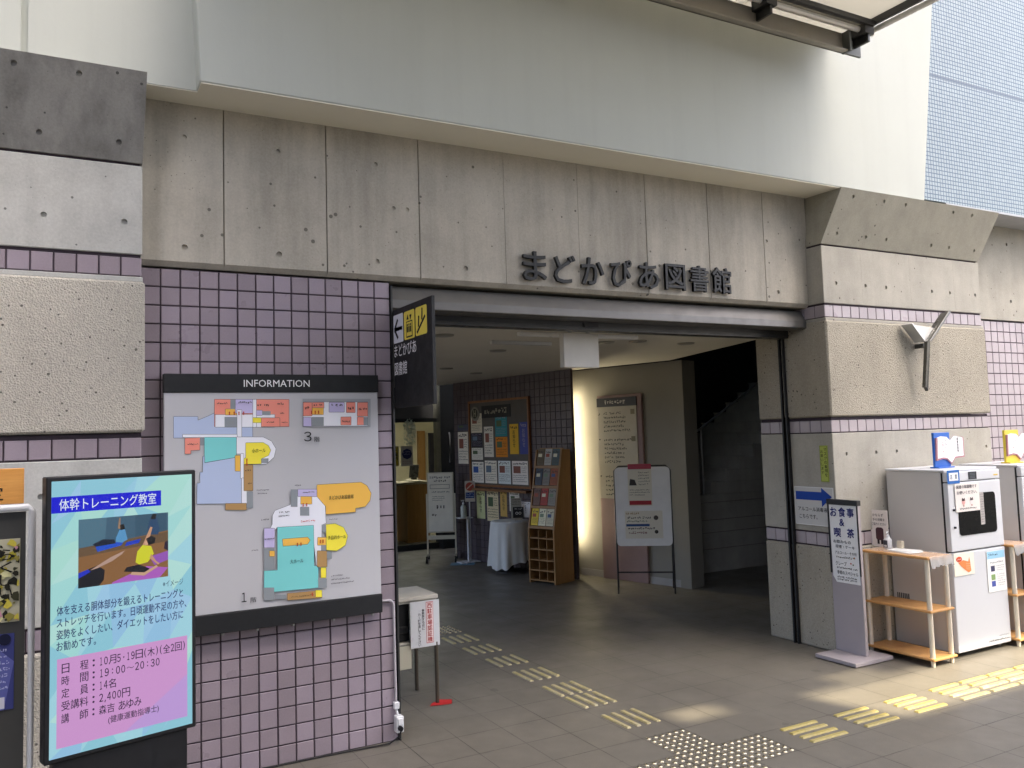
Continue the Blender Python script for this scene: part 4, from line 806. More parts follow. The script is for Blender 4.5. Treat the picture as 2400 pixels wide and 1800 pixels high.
def studs(cx, cy, d):
    t = thing('tactile_tile', d, 'tactile paving', (cx, cy, 0), 'dotted warning tiles')
    for i in range(6):
        for j in range(6):
            mb = MB(); x = cx+(i-2.5)*.0495; y = cy+(j-2.5)*.0495
            mb.lathe((x, y, 0), [(.0165, .0005), (.0155, .003), (.012, .006), (.006, .0078), (.001, .0082)], 10); mb.build('stud', BRASS, t)
P3 = .29745; X4 = .0064+4*P3; Y0 = -.7418
studs(X4+P3/2, Y0-P3/2, 'dotted metal studs at the corner of the two guide paths, nearest the doorway')
studs(X4+P3/2, Y0-1.5*P3, 'dotted metal studs in the middle of the junction')
studs(X4+1.5*P3, Y0-1.5*P3, 'dotted metal studs at the right of the junction, beside the yellow bars')
studs(X4-.5*P3, Y0-1.5*P3, 'dotted metal studs at the left of the junction, cut by the picture edge')
studs(X4+.5*P3, Y0-2.5*P3, 'dotted metal studs nearest the camera at the lower picture edge')
studs(X4+.5*P3, 2.36, 'dotted metal studs deep inside the hall by the parking notice')
# ------------------------------------------------------------------ cafe sign stand
t = thing('sign_stand', 'mauve upright sign stand on a flat square foot', 'sign stand', (3.55, -.28, 0))
FR_ = Fr((3.555, -.12, 0), (0, -1, 0))
mb = MB(); mb.box(3.335, 3.745, -.475, -.11+.0, .006, .034); mb.build('foot', MAUVEB, t, .003)
mb = MB(); mb.fbox(FR_, 0, .272, .0345, 1.17, -.03, 0); mb.build('panel', MAUVEB, t, .002)
mb = MB(); mb.fbox(FR_, -.004, .012, .62, 1.165, .0, .008); mb.fbox(FR_, .262, .276, .62, 1.165, 0, .008); mb.fbox(FR_, -.004, .276, 1.145, 1.185, -.034, .014); mb.build('clip_bar', BLACKM, t, .003)
t = thing('menu_sheet', 'hand-lettered menu sheet for meals and tea on the sign stand', 'poster', FR_.p(.13, .56, .002))
mb = MB(); mb.add([FR_.p(*q) for q in ((.018, .60, .004), (.05, .555, .006), (.262, .555, .003), (.262, 1.144, .003), (.012, 1.144, .003))], [(0, 1, 2, 3, 4)]); mb.build('sheet', ink('eeeeec'), t)
sh = Sheet(Fr(FR_.p(0, 0, .006), FR_.u), .001)
NB = '1c2470'
for ch, x0, y0, x1, y1 in (('お', .025, 1.055, .085, 1.125), ('食', .10, 1.055, .165, 1.128), ('事', .178, 1.055, .242, 1.125), ('&', .105, .985, .150, 1.04), ('喫', .05, .90, .115, .97), ('茶', .17, .90, .235, .97)): sh.text(ch, x0, y0, x1, y1, NB, 1, .03)
for tx, x0, x1, y, h in (('お飲みもの', .04, .20, .866, .026), ('喫茶・ケーキ', .06, .23, .828, .026), ('アルコール・その他', .05, .245, .782, .024), ('クレープ', .05, .15, .700, .032), ('季節のスペシャル', .06, .25, .632, .03)): sh.text(tx, x0, y-h/2, x1, y+h/2, '1c1c20', 1, .008)
for y in (.748, .668, .598, .58): sh.scrib(.06, y-.008, .24, y+.008, '3a3028', 1, 1.1)
for x, y, c in ((.19, .708, 'c85028'), (.21, .70, '506830'), (.225, .752, 'b07030')): sh.circ(x, y, .006, c, 2, 10)
sh.done('lettering', t)

# arrow notice and green strip on the pillar return
FT = Fr((3.578, .225, 0), (0, -1, 0))
t = thing('arrow_notice', 'white laminated notice with a blue arrow on the pillar side', 'notice', FT.p(.19, .96))
mb = MB(); mb.fbox(FT, 0, .385, .965, 1.27, -.003, 0); mb.build('sheet', ink('c9c8c4'), t)
sh = Sheet(FT); sh.poly([(.012, 1.165), (.27, 1.165), (.27, 1.115), (.37, 1.198), (.27, 1.268), (.27, 1.232), (.012, 1.232)], '10409c', 1)
sh.text('アルコール消毒液は', .03, 1.075, .355, 1.11, '1a1a1a', 1, .012); sh.text('こちらです。', .04, 1.015, .22, 1.05, '1a1a1a', 1, .012); sh.frame(0, .965, .385, 1.27, .006, 'e4e4e0', 2); sh.done('lettering', t)
t = thing('green_strip', 'narrow yellow-green vertical notice on the pillar side above the arrow', 'notice', FT.p(.31, 1.31))
mb = MB(); mb.fbox(FT, .275, .352, 1.315, 1.60, -.003, 0); mb.build('sheet', ink('b4c05a'), t)
sh = Sheet(FT); sh.frame(.278, 1.318, .349, 1.597, .003, '5c7028', 1); sh.vtext('マスクの着用を', .33, 1.58, .026, '2a3014', 2, .008, .033); sh.vtext('お願いします', .298, 1.565, .024, '2a3014', 2, .008, .033); sh.done('lettering', t)

# ------------------------------------------------------------------ wall lamp
t = thing('wall_lamp', 'Y-shaped steel wall lamp on the right pillar', 'lamp', (4.64, -.19, 2.06))
LM = M('lamp_steel', (.13, .13, .12), .32, .8, .15, 7)
mb = MB()
mb.prism([(4.605, -.33, 2.43), (4.645, -.33, 2.43), (4.662, -.27, 2.02), (4.640, -.27, 2.05), (4.625, -.27, 2.05)], (0, .03, 0)); mb.build('stem', LM, t, .002)
mb = MB(); mb.prism([(4.63, -.335, 2.43), (4.655, -.335, 2.43), (4.945, -.335, 2.69), (4.918, -.335, 2.70)], (0, .03, 0)); mb.prism([(4.63, -.30, 2.43), (4.655, -.30, 2.43), (4.94, -.30, 2.69), (4.925, -.30, 2.69)], (0, .05, 0)); mb.build('right_blade', LM, t, .002)
mb = MB(); mb.prism([(4.465, -.30, 2.575), (4.478, -.30, 2.58), (4.64, -.30, 2.44), (4.62, -.30, 2.43)], (0, .10, 0)); mb.build('left_blade', M('lamp_plate', (.6, .6, .58), .35, .6, .08, 7), t, .001)
mb = MB(); mb.add([(4.488, -.297, 2.568), (4.635, -.297, 2.442), (4.752, -.297, 2.55), (4.488, -.235, 2.568), (4.635, -.235, 2.442), (4.752, -.235, 2.55)], [(0, 1, 2), (3, 5, 4), (0, 3, 4, 1), (1, 4, 5, 2), (2, 5, 3, 0)]); mb.build('diffuser', M('lamp_white', (.72, .70, .64), .4, 0, .04, 5), t)
mb = MB(); mb.box(4.638, 4.652, -.27, -.187, 2.38, 2.42); mb.build('back_plate', LM, t, .003)

# ------------------------------------------------------------------ shelf racks
def shelf_rack(x0, x1, label):
    y0, y1 = -.765, -.22
    t = thing('shelf_rack', label, 'shelf', ((x0+x1)/2, -.49, 0), 'three-tier shelf racks beside the cabinets')
    for z in (.045, .385, .765):
        mb = MB(); mb.box(x0-.012, x1+.012, y0-.012, y1+.012, z, z+.018); mb.build('shelf_board', WOOD_O, t, .006, 2)
    for x in (x0+.017, x1-.017):
        for y in (y0+.017, y1-.017):
            mb = MB()
            for a, b in ((.063, .384), (.403, .764)): mb.tube([(x, y, a), (x, y, b)], .0175, 12)
            mb.build('post', POST, t)
            mb = MB(); mb.tube([(x, y, .001), (x, y, .044)], [.013, .016], 12); mb.build('foot', POST, t)
    return t
shelf_rack(3.797, 4.045, 'three-tier beech shelf rack holding the hand sanitiser')
shelf_rack(4.84, 5.075, 'three-tier beech shelf rack between the two white cabinets, cut by the picture edge')
def vinyl(name, x0, x1, label):
    n = NT(name) if name not in _mc else None
    if n:
        n.base((.85, .86, .84)); n.set(.15, 0, .5); tr = n.n('ShaderNodeBsdfTransparent'); mx = n.n('ShaderNodeMixShader'); mx.inputs[0].default_value = .32
        n.l(tr.outputs[0], mx.inputs[1]); n.l(n.b.outputs[0], mx.inputs[2]); n.l(mx.outputs[0], n.t.nodes['Material Output'].inputs[0]); _mc[name] = n.m
    t = thing('vinyl_cover', label, 'table cover', ((x0+x1)/2, -.5, .78))
    mb = MB(); N = 14; y0, y1 = -.782, -.205; random.seed(5)
    def edge(pts, out):
        top = [Vector(p) for p in pts]; bot = [p+Vector(out)*random.uniform(.4, 1.)*.02+Vector((0, 0, -random.uniform(.06, .085))) for p in top]
        mb.add(top+bot, [(i, i+1, len(top)+i+1, len(top)+i) for i in range(len(top)-1)], 0, True)
    edge([(x0+(x1-x0)*i/N, y0, .787) for i in range(N+1)], (0, -1, 0)); edge([(x1, y0+(y1-y0)*i/N, .787) for i in range(N+1)], (1, 0, 0))
    mb.add([(x0, y0, .7875), (x1, y0, .7875), (x1, y1, .7875), (x0, y1, .7875)], [(0, 1, 2, 3)])
    mb.build('sheet', _mc[name], t)
vinyl('clear_vinyl', 3.80, 4.064, 'clear vinyl sheet draped over the sanitiser shelf')
vinyl('clear_vinyl', 4.83, 5.09, 'clear vinyl sheet draped over the shelf at the right edge')
t = thing('sanitiser_bottle', 'small white pump bottle of hand sanitiser on the shelf rack', 'bottle', (3.95, -.335, .788))
mb = MB(); mb.lathe((3.95, -.335, .789), [(.026, 0), (.029, .004), (.029, .065), (.022, .08), (.011, .088), (.011, .096)], 16); mb.build('bottle', WHITEP, t)
mb = MB(); mb.lathe((3.95, -.335, .878), [(.014, 0), (.014, .012), (.005, .015), (.005, .035), (.011, .036), (.011, .044)], 12); mb.tube([(3.95, -.335, .918), (3.92, -.35, .914), (3.915, -.352, .908)], .0045, 8); mb.build('pump', WHITEP, t)
sh = Sheet(Fr((3.921, -.335, .82), (0, -1, 0))); sh.rect(-.018, -.02, .018, .035, '40444c', 1); sh.rect(-.012, -.015, .012, .0, 'd8d8d8', 2); sh.done('label', t)
t = thing('sanitiser_box', 'pale carton beside the pump bottle on the shelf rack', 'box', (3.97, -.385, .788))
mb = MB(); mb.box(3.985, 4.02, -.425, -.385, .789, .85); mb.build('carton', M('pale_carton', (.66, .60, .46), .5), t, .002)
FN = Fr((3.985, -.150, .79), (.12, -.99, 0))
t = thing('sanitiser_card', 'white card asking for hand disinfection, standing behind the pump bottle', 'notice', FN.p(.06, 0))
mb = MB(); mb.fbox(FN, 0, .155, 0, .285, -.004, 0); mb.build('card', ink('e2dcd6'), t)
sh = Sheet(FN); sh.text('かならず', .03, .235, .12, .258, '2a2020', 1, .01); sh.text('手の消毒を', .03, .20, .13, .222, '2a2020', 1, .01); sh.text('ご協力ください', .02, .165, .14, .187, '2a2020', 1, .01); rrect(sh, .05, .05, .115, .15, .02, '4a3038', 1); sh.rect(.06, .02, .078, .055, '2c2024', 1); sh.rect(.09, .02, .108, .055, '2c2024', 1); sh.done('print', t)
t = thing('paper_stack', 'loose white papers lying on the shelf rack in front of the bottle', 'paper', (3.9, -.55, .79))
mb = MB()
for i in range(4):
    a = rad(6*i-9); c_, s_ = math.cos(a), math.sin(a); x, y = 3.925+.008*i, -.51+.012*i
    mb.hexa([(x+c_*dx-s_*dy, y+s_*dx+c_*dy, .7885+.0016*i+dz) for dz in (0, .0012) for dx, dy in ((-.07, -.1), (.07, -.1), (.07, .1), (-.07, .1))])
mb.build('sheets', ink('e6e6e2'), t)

# ------------------------------------------------------------------ white cabinets
CABW = M('cabinet_enamel', (.63, .645, .66), .35, 0, .0, 2); CABS = M('cabinet_side', (.58, .57, .55), .5, 0, .02, 2)
WIN = M('cabinet_window', (.004, .0045, .0045), .3, 0, .1, 5, 0, 80, .04)
def cabinet(x0, x1, label):
    t = thing('book_cabinet', label, 'cabinet', ((x0+x1)/2, -.45, 0), 'white book cabinets by the pillar')
    mb = MB(); mb.box(x0, x1, -.672, -.20, .035, 1.378); mb.build('body', CABS, t, .006, 2)
    mb = MB(); mb.box(x0-.006, x1+.006, -.70, -.195, 1.3785, 1.394); mb.build('top', CABW, t, .004)
    for n_, z0, z1 in (('control_panel', 1.302, 1.377), ('lower_door', .04, .772)):
        mb = MB(); mb.box(x0, x1, -.722, -.682, z0, z1); mb.build(n_, CABW, t, .008, 2)
    mb = MB(); mb.box(x0, x1, -.722, -.682, .782, 1.296); cut = MB(); wx0, wx1 = x0+.105, x1-.085
    cut.box(wx0, wx1, -.75, -.712, .895, 1.205); o = mb.build('upper_door', CABW, t, .008, 2)
    rr = .03; pts = []
    for cx, cz, a0 in ((wx1-rr, 1.205-rr, 0), (wx0+rr, 1.205-rr, 90), (wx0+rr, .895+rr, 180), (wx1-rr, .895+rr, 270)): pts += [(cx+rr*math.cos(rad(a0+k*18)), -.7225, cz+rr*math.sin(rad(a0+k*18))) for k in range(6)]
    mb = MB(); mb.prism([(a, -.7265, c) for a, b, c in pts], (0, .004, 0)); w_ = mb.build('window', WIN, o)
    mb = MB(); mb.box(x0-.001, x1+.001, -.684, -.671, .05, 1.37); mb.build('gasket', BLACKM, t)
    for x in (x0+.04, x1-.04):
        for y in (-.64, -.24): mb = MB(); mb.tube([(x, y, 0), (x, y, .036)], .018, 10); mb.build('foot', STEEL, t)
    mb = MB(); mb.box(x0+.04, x0+.055, -.736, -.722, 1.085, 1.10); mb.box(x0+.04, x0+.055, -.736, -.722, .955, .97); mb.build('catch', BLACKM, t, .002)
    for z in (.06, .74, .80, 1.27):
        mb = MB(); mb.box(x1-.004, x1+.012, -.715, -.665, z, z+.022); mb.build('hinge', STEEL, t, .002)
    mb = MB()
    for k in range(7): mb.box(x0-.0025, x0-.0002, -.34+k*.016, -.332+k*.016, .30, .42)
    mb.build('vent', STEEL_D, t)
    sh = Sheet(Fr((x0, -.722, 0), (1, 0, 0))); sh.rect(.255, 1.312, .36, 1.37, '26282c', 1)
    for i in range(4): sh.rect(.275, 1.322+i*.011, .34, 1.326+i*.011, '5a6068', 2)
    sh.rect(.575, 1.328, .63, 1.338, 'd8b840', 1); sh.scrib(.37, .068, .635, .084, '6c7074', 1, 1.2); sh.scrib(.5, .10, .63, .11, '8c9094', 1, 1.2); sh.done('panel_print', t)
    return t
cabinet(4.155, 4.812, 'white cabinet with dark window and notices, beside the sanitiser shelf')
cabinet(5.105, 5.762, 'second white cabinet at the right edge of the picture, mostly cut off')
FC = Fr((0, -.7225, 0), (1, 0, 0))
def stuck(name, label, cat, x0, z0, x1, z1, col, fn, off=.004):
    t = thing(name, label, cat, ((x0+x1)/2, -.7225-off, z0)); F = Fr((0, -.7225-off, 0), (1, 0, 0))
    mb = MB(); mb.fbox(F, x0, x1, z0, z1, -.0012, 0); mb.build('sheet', ink(col), t); sh = Sheet(F, .0008); fn(sh); sh.done('print', t)
def f1(s): s.rect(4.148+.02, 1.312, 4.28, 1.372, 'eef2f6', 1); s.text('注', 4.18, 1.325, 4.208, 1.36, '30363c', 2, .012); s.text('意', 4.238, 1.325, 4.266, 1.36, '30363c', 2, .012)
stuck('blue_label', 'small blue-framed label at the cabinet top left corner', 'label', 4.15, 1.29, 4.298, 1.392, '2468b4', f1)
def f2(s):
    s.text('図書の除菌機です', 4.245, 1.248, 4.495, 1.275, '2c2430', 1, .014); s.text('お使いください。', 4.245, 1.205, 4.495, 1.232, '2c2430', 1, .014)
    for x, c in ((4.32, 'e0a8a0'), (4.42, 'e8e0dc')): s.circ(x, 1.145, .02, c, 1, 14); s.poly([(x-.02, 1.155), (x-.014, 1.18), (x, 1.168), (x+.014, 1.18), (x+.02, 1.155)], '3a2024', 2); s.line(x, 1.125, x, 1.112, .014, 'b88880', 1)
    s.scrib(4.27, 1.09, 4.47, 1.104, '3a3038', 1)
stuck('usage_notice', 'white paper notice covering the corner of the cabinet window', 'notice', 4.226, 1.074, 4.522, 1.287, 'e9e2da', f2, .007)
def f3(s): s.para(4.532, .97, 4.572, 1.2, 12, '6a6468', 1)
stuck('window_leaflet', 'narrow printed leaflet behind the notice on the cabinet window', 'leaflet', 4.526, .962, 4.578, 1.208, 'b8b2ac', f3, .0045)
def f4(s):
    s.circ(4.222, .725, .036, 'd24a20', 1, 18, .02); s.scrib(4.195, .718, 4.25, .732, 'f6e0d0', 2); s.poly([(4.21, .70), (4.27, .715), (4.33, .70), (4.345, .735), (4.352, .70), (4.36, .63), (4.33, .618), (4.29, .64), (4.245, .67)], 'ef8a4a', 1.5)
    for i in range(4): s.line(4.30, .69-.014*i, 4.35, .683-.014*i, .002, 'fbd2b0', 2)
stuck('orange_sticker', 'square sticker with an orange shape on the cabinet lower door', 'sticker', 4.142+.02, .602, 4.404, .772, 'f3ead8', f4)
def f5(s):
    s.rect(4.567, .692, 4.79, .748, '9fd0e8', 1); s.scrib(4.585, .712, 4.70, .732, '3a5a78', 2)
    for y, c in ((.615, '3c3c5c'), (.55, '88a868'), (.50, '4858a8')): s.rect(4.605, y-.02, 4.655, y+.022, c, 1); s.para(4.68, y-.025, 4.775, y+.025, 3, '8c9098', 1)
    s.scrib(4.60, .655, 4.76, .67, '70747c', 1)
stuck('cabinet_leaflet', 'tall leaflet with a pale blue header on the cabinet lower door', 'leaflet', 4.563, .44, 4.795, .75, 'f1f1ec', f5)

def book_sign(x, y, label, col, tx1, tx2, ang=0):
    t = thing('book_sign', label, 'sign', (x+.18, y, 1.394)); F = Fr((x, y, 1.394), (math.cos(ang), math.sin(ang), 0))
    mb = MB(); mb.fbox(F, 0, .2, .01, .28, -.02, 0); mb.fbox(F, 0, .2, .0005, .01, -.05, .03); mb.build('cover', M('book_cover_'+col, lin(col), .5, 0, .04, 6), t, .003)
    mb = MB(); mb.prism([F.p(*q, .002) for q in ((.02, .075), (.085, .085), (.14, .078), (.19, .04), (.235, .085), (.345, .09), (.345, .235), (.25, .25), (.19, .21), (.14, .245), (.08, .25), (.03, .24))], F.n*.012); mb.build('page', ink('f2f0f0'), t)
    mb = MB(); mb.prism([F.p(*q, -.004) for q in ((.005, .06), (.085, .072), (.14, .065), (.19, .028), (.24, .072), (.36, .078), (.36, .24), (.345, .24), (.345, .088), (.235, .083), (.19, .038), (.14, .076), (.085, .083), (.02, .073), (.028, .24), (.012, .24))], F.n*.016); mb.build('page_edge', ink('b08088'), t)
    sh = Sheet(Fr(F.p(0, 0, .0145), F.u)); sh.vtext(tx1, .275, .235, .02, '2c2a30', 1, .012, .0235); sh.vtext(tx2[0], .125, .225, .02, '40343c', 1, .008, .026); sh.vtext(tx2[1], .085, .215, .02, 'a05048', 1, .008, .026); sh.done('lettering', t)
book_sign(4.352, -.50, 'blue open-book cut-out sign standing on the white cabinet', '1f62ba', '図書除菌機', ('くらし', 'いきいき'))
book_sign(5.292, -.50, 'yellow open-book cut-out sign on the cabinet at the right edge', 'd8c23a', '図書除菌機', ('くらし', 'いきいき'))
# ------------------------------------------------------------------ things inside the hall
# free-standing easel sign
FE = Fr((3.634, 2.787, 0), (.481, -.361, 0)); EW = .601
t = thing('easel_sign', 'white rounded notice easel on thin black legs in front of the directory', 'easel', FE.p(.3, 0))
mb = MB(); p = []
for cx, cz, a0 in ((EW-.05, 1.32, 0), (.05, 1.32, 90), (.05, .565, 180), (EW-.05, .565, 270)): p += [FE.p(cx+.045*math.cos(rad(a0+k*18)), cz+.045*math.sin(rad(a0+k*18)), 0) for k in range(6)]
mb.prism(p, FE.n*.022); mb.build('board', M('easel_white', (.80, .79, .75), .45), t)
for x in (0.0, EW):
    mb = MB(); mb.tube([FE.p(x, .012, .03), FE.p(x, 1.33, -.012), FE.p(x+(.05 if x < .1 else -.05), 1.378, -.014)], .009, 8); mb.tube([FE.p(x, 1.2, -.012), FE.p(x, .012, -.32)], .008, 8); mb.build('leg', BLACKM, t)
mb = MB(); mb.tube([FE.p(0, .24, .022), FE.p(EW, .24, .022)], .008, 8); mb.tube([FE.p(.05, 1.378, -.014), FE.p(EW-.05, 1.378, -.014)], .008, 8); mb.build('crossbar', BLACKM, t)
t = thing('clip_notice', 'printed notice under a red clip at the top of the easel', 'notice', FE.p(.27, .93, .024))
mb = MB(); mb.fbox(FE, .145, .40, .95, 1.345, .0225, .024); mb.build('sheet', ink('e0dac6'), t)
mb = MB(); mb.fbox(FE, .15, .40, 1.345, 1.40, .0, .032); mb.build('clip', M('red_clip', (.40, .02, .05), .4), t, .004)
sh = Sheet(Fr(FE.p(0, 0, .024), FE.u)); sh.rect(.155, .96, .39, 1.005, 'a83038', 1); sh.para(.16, 1.05, .38, 1.13, 3, '50483c', 1); sh.para(.26, 1.16, .38, 1.32, 5, '60584c', 1); sh.poly([(.16, 1.17), (.24, 1.17), (.22, 1.23), (.17, 1.24)], '383430', 1); sh.done('print', t)
t = thing('lower_notice', 'printed notice with a blue stripe low on the easel', 'notice', FE.p(.3, .6, .024))
mb = MB(); mb.fbox(FE, .10, .50, .60, .895, .0225, .024); mb.build('sheet', ink('e0dac8'), t)
sh = Sheet(Fr(FE.p(0, 0, .024), FE.u)); sh.scrib(.11, .855, .26, .88, '9a7838', 1); sh.scrib(.12, .81, .38, .835, '282420', 1); sh.scrib(.12, .775, .34, .795, '3c5c3c', 1); sh.rect(.11, .73, .36, .755, '2a4c7c', 1); sh.scrib(.13, .695, .42, .72, '282420', 1); sh.scrib(.13, .65, .34, .675, '7c3838', 1); sh.circ(.43, .82, .025, '4c443c', 1); sh.circ(.43, .67, .02, '3c3830', 1); sh.done('print', t)

# floor directory on the pale wall
t = thing('floor_directory', 'tall pink-backed floor directory with a black header on the pale wall', 'sign', FW.p(.62, 0, .03))
mb = MB(); mb.fbox(FW, .325, .99, .002, 2.20, .013, .05); mb.build('back_board', PINK, t, .003)
mb = MB(); mb.fbox(FW, .335, .925, .96, 2.06, .0505, .062); mb.build('panel', M('directory_cream', (.34, .31, .24), .5), t, .002)
mb = MB(); mb.fbox(FW, .33, .93, 2.06, 2.165, .0505, .066); mb.build('header', BLACKM, t, .002)
sh = Sheet(Fr(FW.p(0, 0, .062), FW.u)); random.seed(21)
for z, n_ in ((1.98, 5), (1.66, 6), (1.22, 5)):
    sh.scrib(.35, z-.02, .385, z+.02, '282420', 1)
    for i in range(n_): sh.scrib(.43, z-.052*i-.016, .43+random.uniform(.25, .44), z-.052*i+.016, '34302a', 1)
sh.rect(.84, 1.96, .90, 2.02, '6a6450', 1); sh.rect(.84, 1.64, .90, 1.70, '6a6450', 1)
sh.done('print', t)
sh = Sheet(Fr(FW.p(0, 0, .066), FW.u)); sh.scrib(.46, 2.09, .78, 2.135, 'b8b4a8', 1); sh.done('header_print', t)

# wooden leaflet rack
FL = Fr((3.235, 4.02, 0), (.13, -.36, 0)); LW = .40; RD = .36
t = thing('leaflet_rack', 'sloping brown wooden leaflet rack with pigeonholes below', 'rack', (3.45, 3.8, 0))
sd_ = [(0, .004), (0, .62), (-.20, 1.565), (-RD, 1.565), (-RD, .004)]      # depth (n), height
for x in (0, LW-.022):
    mb = MB(); mb.prism([FL.p(x, z, d) for d, z in sd_], FL.u*.022); mb.build('side_panel', WOOD_D, t, .002)
mb = MB(); mb.fbox(FL, .022, LW-.022, .004, 1.56, -RD, -RD+.015); mb.build('back_panel', WOOD_D, t)
for z in (.03, .145, .265, .39, .52):
    mb = MB(); mb.fbox(FL, .022, LW-.022, z, z+.016, -RD+.016, -.006); mb.build('shelf', WOOD_D, t)
for x in (.14, .262):
    mb = MB(); mb.fbox(FL, x, x+.008, .046, .62, -RD+.02, -.02); mb.build('divider', WOOD_D, t)
for k in range(4):
    z = .64+k*.235; d = -.002-(z-.62)*.212
    mb = MB(); mb.prism([FL.p(.022, z, d), FL.p(.022, z+.03, d-.004), FL.p(.022, z+.03, d-.05), FL.p(.022, z, d-.05)], FL.u*(LW-.044)); mb.prism([FL.p(.022, z+.03, d-.05), FL.p(.022, z+.24, d-.10), FL.p(.022, z+.24, d-.11), FL.p(.022, z+.03, d-.06)], FL.u*(LW-.044)); mb.build('leaflet_shelf', WOOD_D, t)
lc = [['e8c83c', 'f0e8c4', 'd8d0b0'], ['7a5c4c', 'b04838', '9c9484'], ['4c5058', '8c8478', 'a05c38'], ['6c5c40', 'b8b4a8', '5c6864']]
names = ['yellow', 'cream', 'grey', 'brown', 'red', 'stone', 'slate', 'taupe', 'orange', 'olive', 'pale', 'teal']
rows_ = ['bottom', 'second', 'third', 'top']
for k in range(4):
    for j in range(3):
        z = .675+k*.235; d = -.004-(z-.62)*.212; h = .2; x = .03+j*.115
        b_ = FL.p(x, z, d-.006); F2 = Fr(b_, FL.u, (FL.p(0, h, d-.05)-FL.p(0, 0, d-.006)))
        tt = thing('leaflet', '%s leaflet in the %s tier of the wooden rack' % (names[k*3+j], rows_[k]), 'leaflet', b_, 'leaflets in the wooden rack')
        mb = MB(); mb.fbox(F2, 0, .105, 0, h, -.003, 0); mb.build('sheet', ink(lc[k][j]), tt)
        sh = Sheet(F2); sh.scrib(.01, h*.75, .095, h*.9, '3a3026', 1); sh.para(.01, .02, .095, h*.45, 4, '5a5040', 1); sh.rect(.015, h*.5, .07, h*.7, random.choice(['7a8a6a', 'a8583c', '4a5c7c', 'd8d0b0']), 1); sh.done('print', tt)

# round table with a cloth
tc = Vector((3.46, 4.86, 0))
t = thing('round_table', 'small round table hidden under a hanging white cloth', 'table', tc)
mb = MB(); mb.lathe(tc, [(.20, .002), (.2, .02), (.03, .035), (.03, .62), (.24, .63), (.245, .648)], 24); mb.build('pedestal', STEEL_D, t)
mb = MB(); N = 96; prof = [(.0, .6515), (.20, .6515), (.248, .649), (.256, .63), (.262, .5), (.268, .35), (.275, .2), (.28, .10)]
vs = []; random.seed(9); ph = [random.uniform(0, 6.28) for _ in range(4)]
for i, (r_, z) in enumerate(prof):
    for k in range(N):
        a = 2*math.pi*k/N; amp = max(0, (i-3))/4; wv = (.5*math.sin(9*a+ph[0])+.35*math.sin(14*a+ph[1])+.3*math.sin(5*a+ph[2]))
        rr = r_+.030*amp*wv; zz = z-(.05*math.sin(2*a+1.0)+.02*wv)*max(0, (i-5))/2
        vs.append((tc.x+rr*math.cos(a), tc.y+rr*math.sin(a), zz))
mb.add(vs, [(i*N+k, i*N+(k+1) % N, (i+1)*N+(k+1) % N, (i+1)*N+k) for i in range(len(prof)-1) for k in range(N)], 0, True)
tag(mb.build('table_cloth', M('white_cloth', (.74, .75, .70), .8, 0, .04, 8), base=tc+Vector((0, 0, .65))), 'white cloth hanging in folds over the round table', 'tablecloth')
FB = Fr((3.485, 4.82, .653), (.135, -.075, 0))
t = thing('chalk_sign', 'little black card sign on the round table', 'sign', FB.p(.07, 0))
mb = MB(); mb.fbox(FB, 0, .14, .03, .17, -.006, 0); mb.build('board', BLACKM, t); mb = MB(); mb.fbox(FB, .02, .12, .0, .03, -.03, .02); mb.build('base', M('sign_base', (.4, .36, .28), .5), t)
sh = Sheet(FB); sh.circ(.05, .09, .018, 'd8d8d0', 1); sh.circ(.09, .09, .018, 'd8d8d0', 1); sh.circ(.05, .09, .011, '141414', 2); sh.circ(.09, .09, .011, '141414', 2); sh.scrib(.02, .135, .12, .155, 'c8c8c0', 1); sh.done('print', t)
FB2 = Fr((3.50, 4.90, .653), (.135, -.075, 0))
t = thing('table_card', 'pale card propped behind the black sign on the round table', 'notice', FB2.p(.07, 0))
mb = MB(); mb.fbox(FB2, .0, .14, 0, .28, -.003, 0); mb.build('card', ink('b4b0a0'), t); sh = Sheet(FB2); sh.para(.015, .18, .125, .27, 3, '484440', 1); sh.done('print', t)

# whiteboard on castors
FWB = Fr((2.955, 6.345, 0), (.315, -.165, 0)); WW = .355
t = thing('mobile_whiteboard', 'narrow mobile whiteboard with a notice on it, standing on castors', 'whiteboard', FWB.p(.17, 0))
WBF = M('whiteboard_frame', (.70, .67, .52), .45)
for x in (-.03, WW+.015):
    mb = MB(); mb.fbox(FWB, x, x+.02, .10, .95, -.02, 0); mb.build('post', WBF, t)
    mb = MB(); mb.fbox(FWB, x-.004, x+.024, .07, .10, -.22, .22); mb.build('foot_bar', STEEL_D, t, .003)
    for d in (-.2, .2):
        mb = MB(); mb.tube([FWB.p(x-.005, .03, d), FWB.p(x+.022, .03, d)], .03, 12); mb.fbox(FWB, x, x+.016, .04, .072, d-.02, d+.02); mb.build('castor', BLACKM, t)
mb = MB(); mb.fbox(FWB, -.008, WW+.012, .40, 1.25, -.018, 0); mb.build('frame', WBF, t, .003)
mb = MB(); mb.fbox(FWB, .008, WW-.006, .42, 1.235, .0005, .004); mb.build('board', M('board_white', (.88, .85, .72), .4), t)
mb = MB(); mb.fbox(FWB, -.01, WW+.014, .305, .36, -.02, 0); mb.build('tray_rail', WBF, t)
sh = Sheet(Fr(FWB.p(0, 0, .004), FWB.u)); sh.scrib(.03, 1.165, .33, 1.195, '282418', 1); sh.scrib(.09, 1.115, .27, 1.145, '282418', 1); sh.frame(.03, 1.02, .31, 1.08, .005, '4c4838', 1); sh.scrib(.05, .965, .31, .985, '1c3c2c', 1); sh.para(.06, .84, .24, .92, 3, '585444', 1); sh.scrib(.12, .73, .24, .80, '4c4430', 1); sh.scrib(.05, .63, .12, .67, '4c4430', 1); sh.done('print', t)

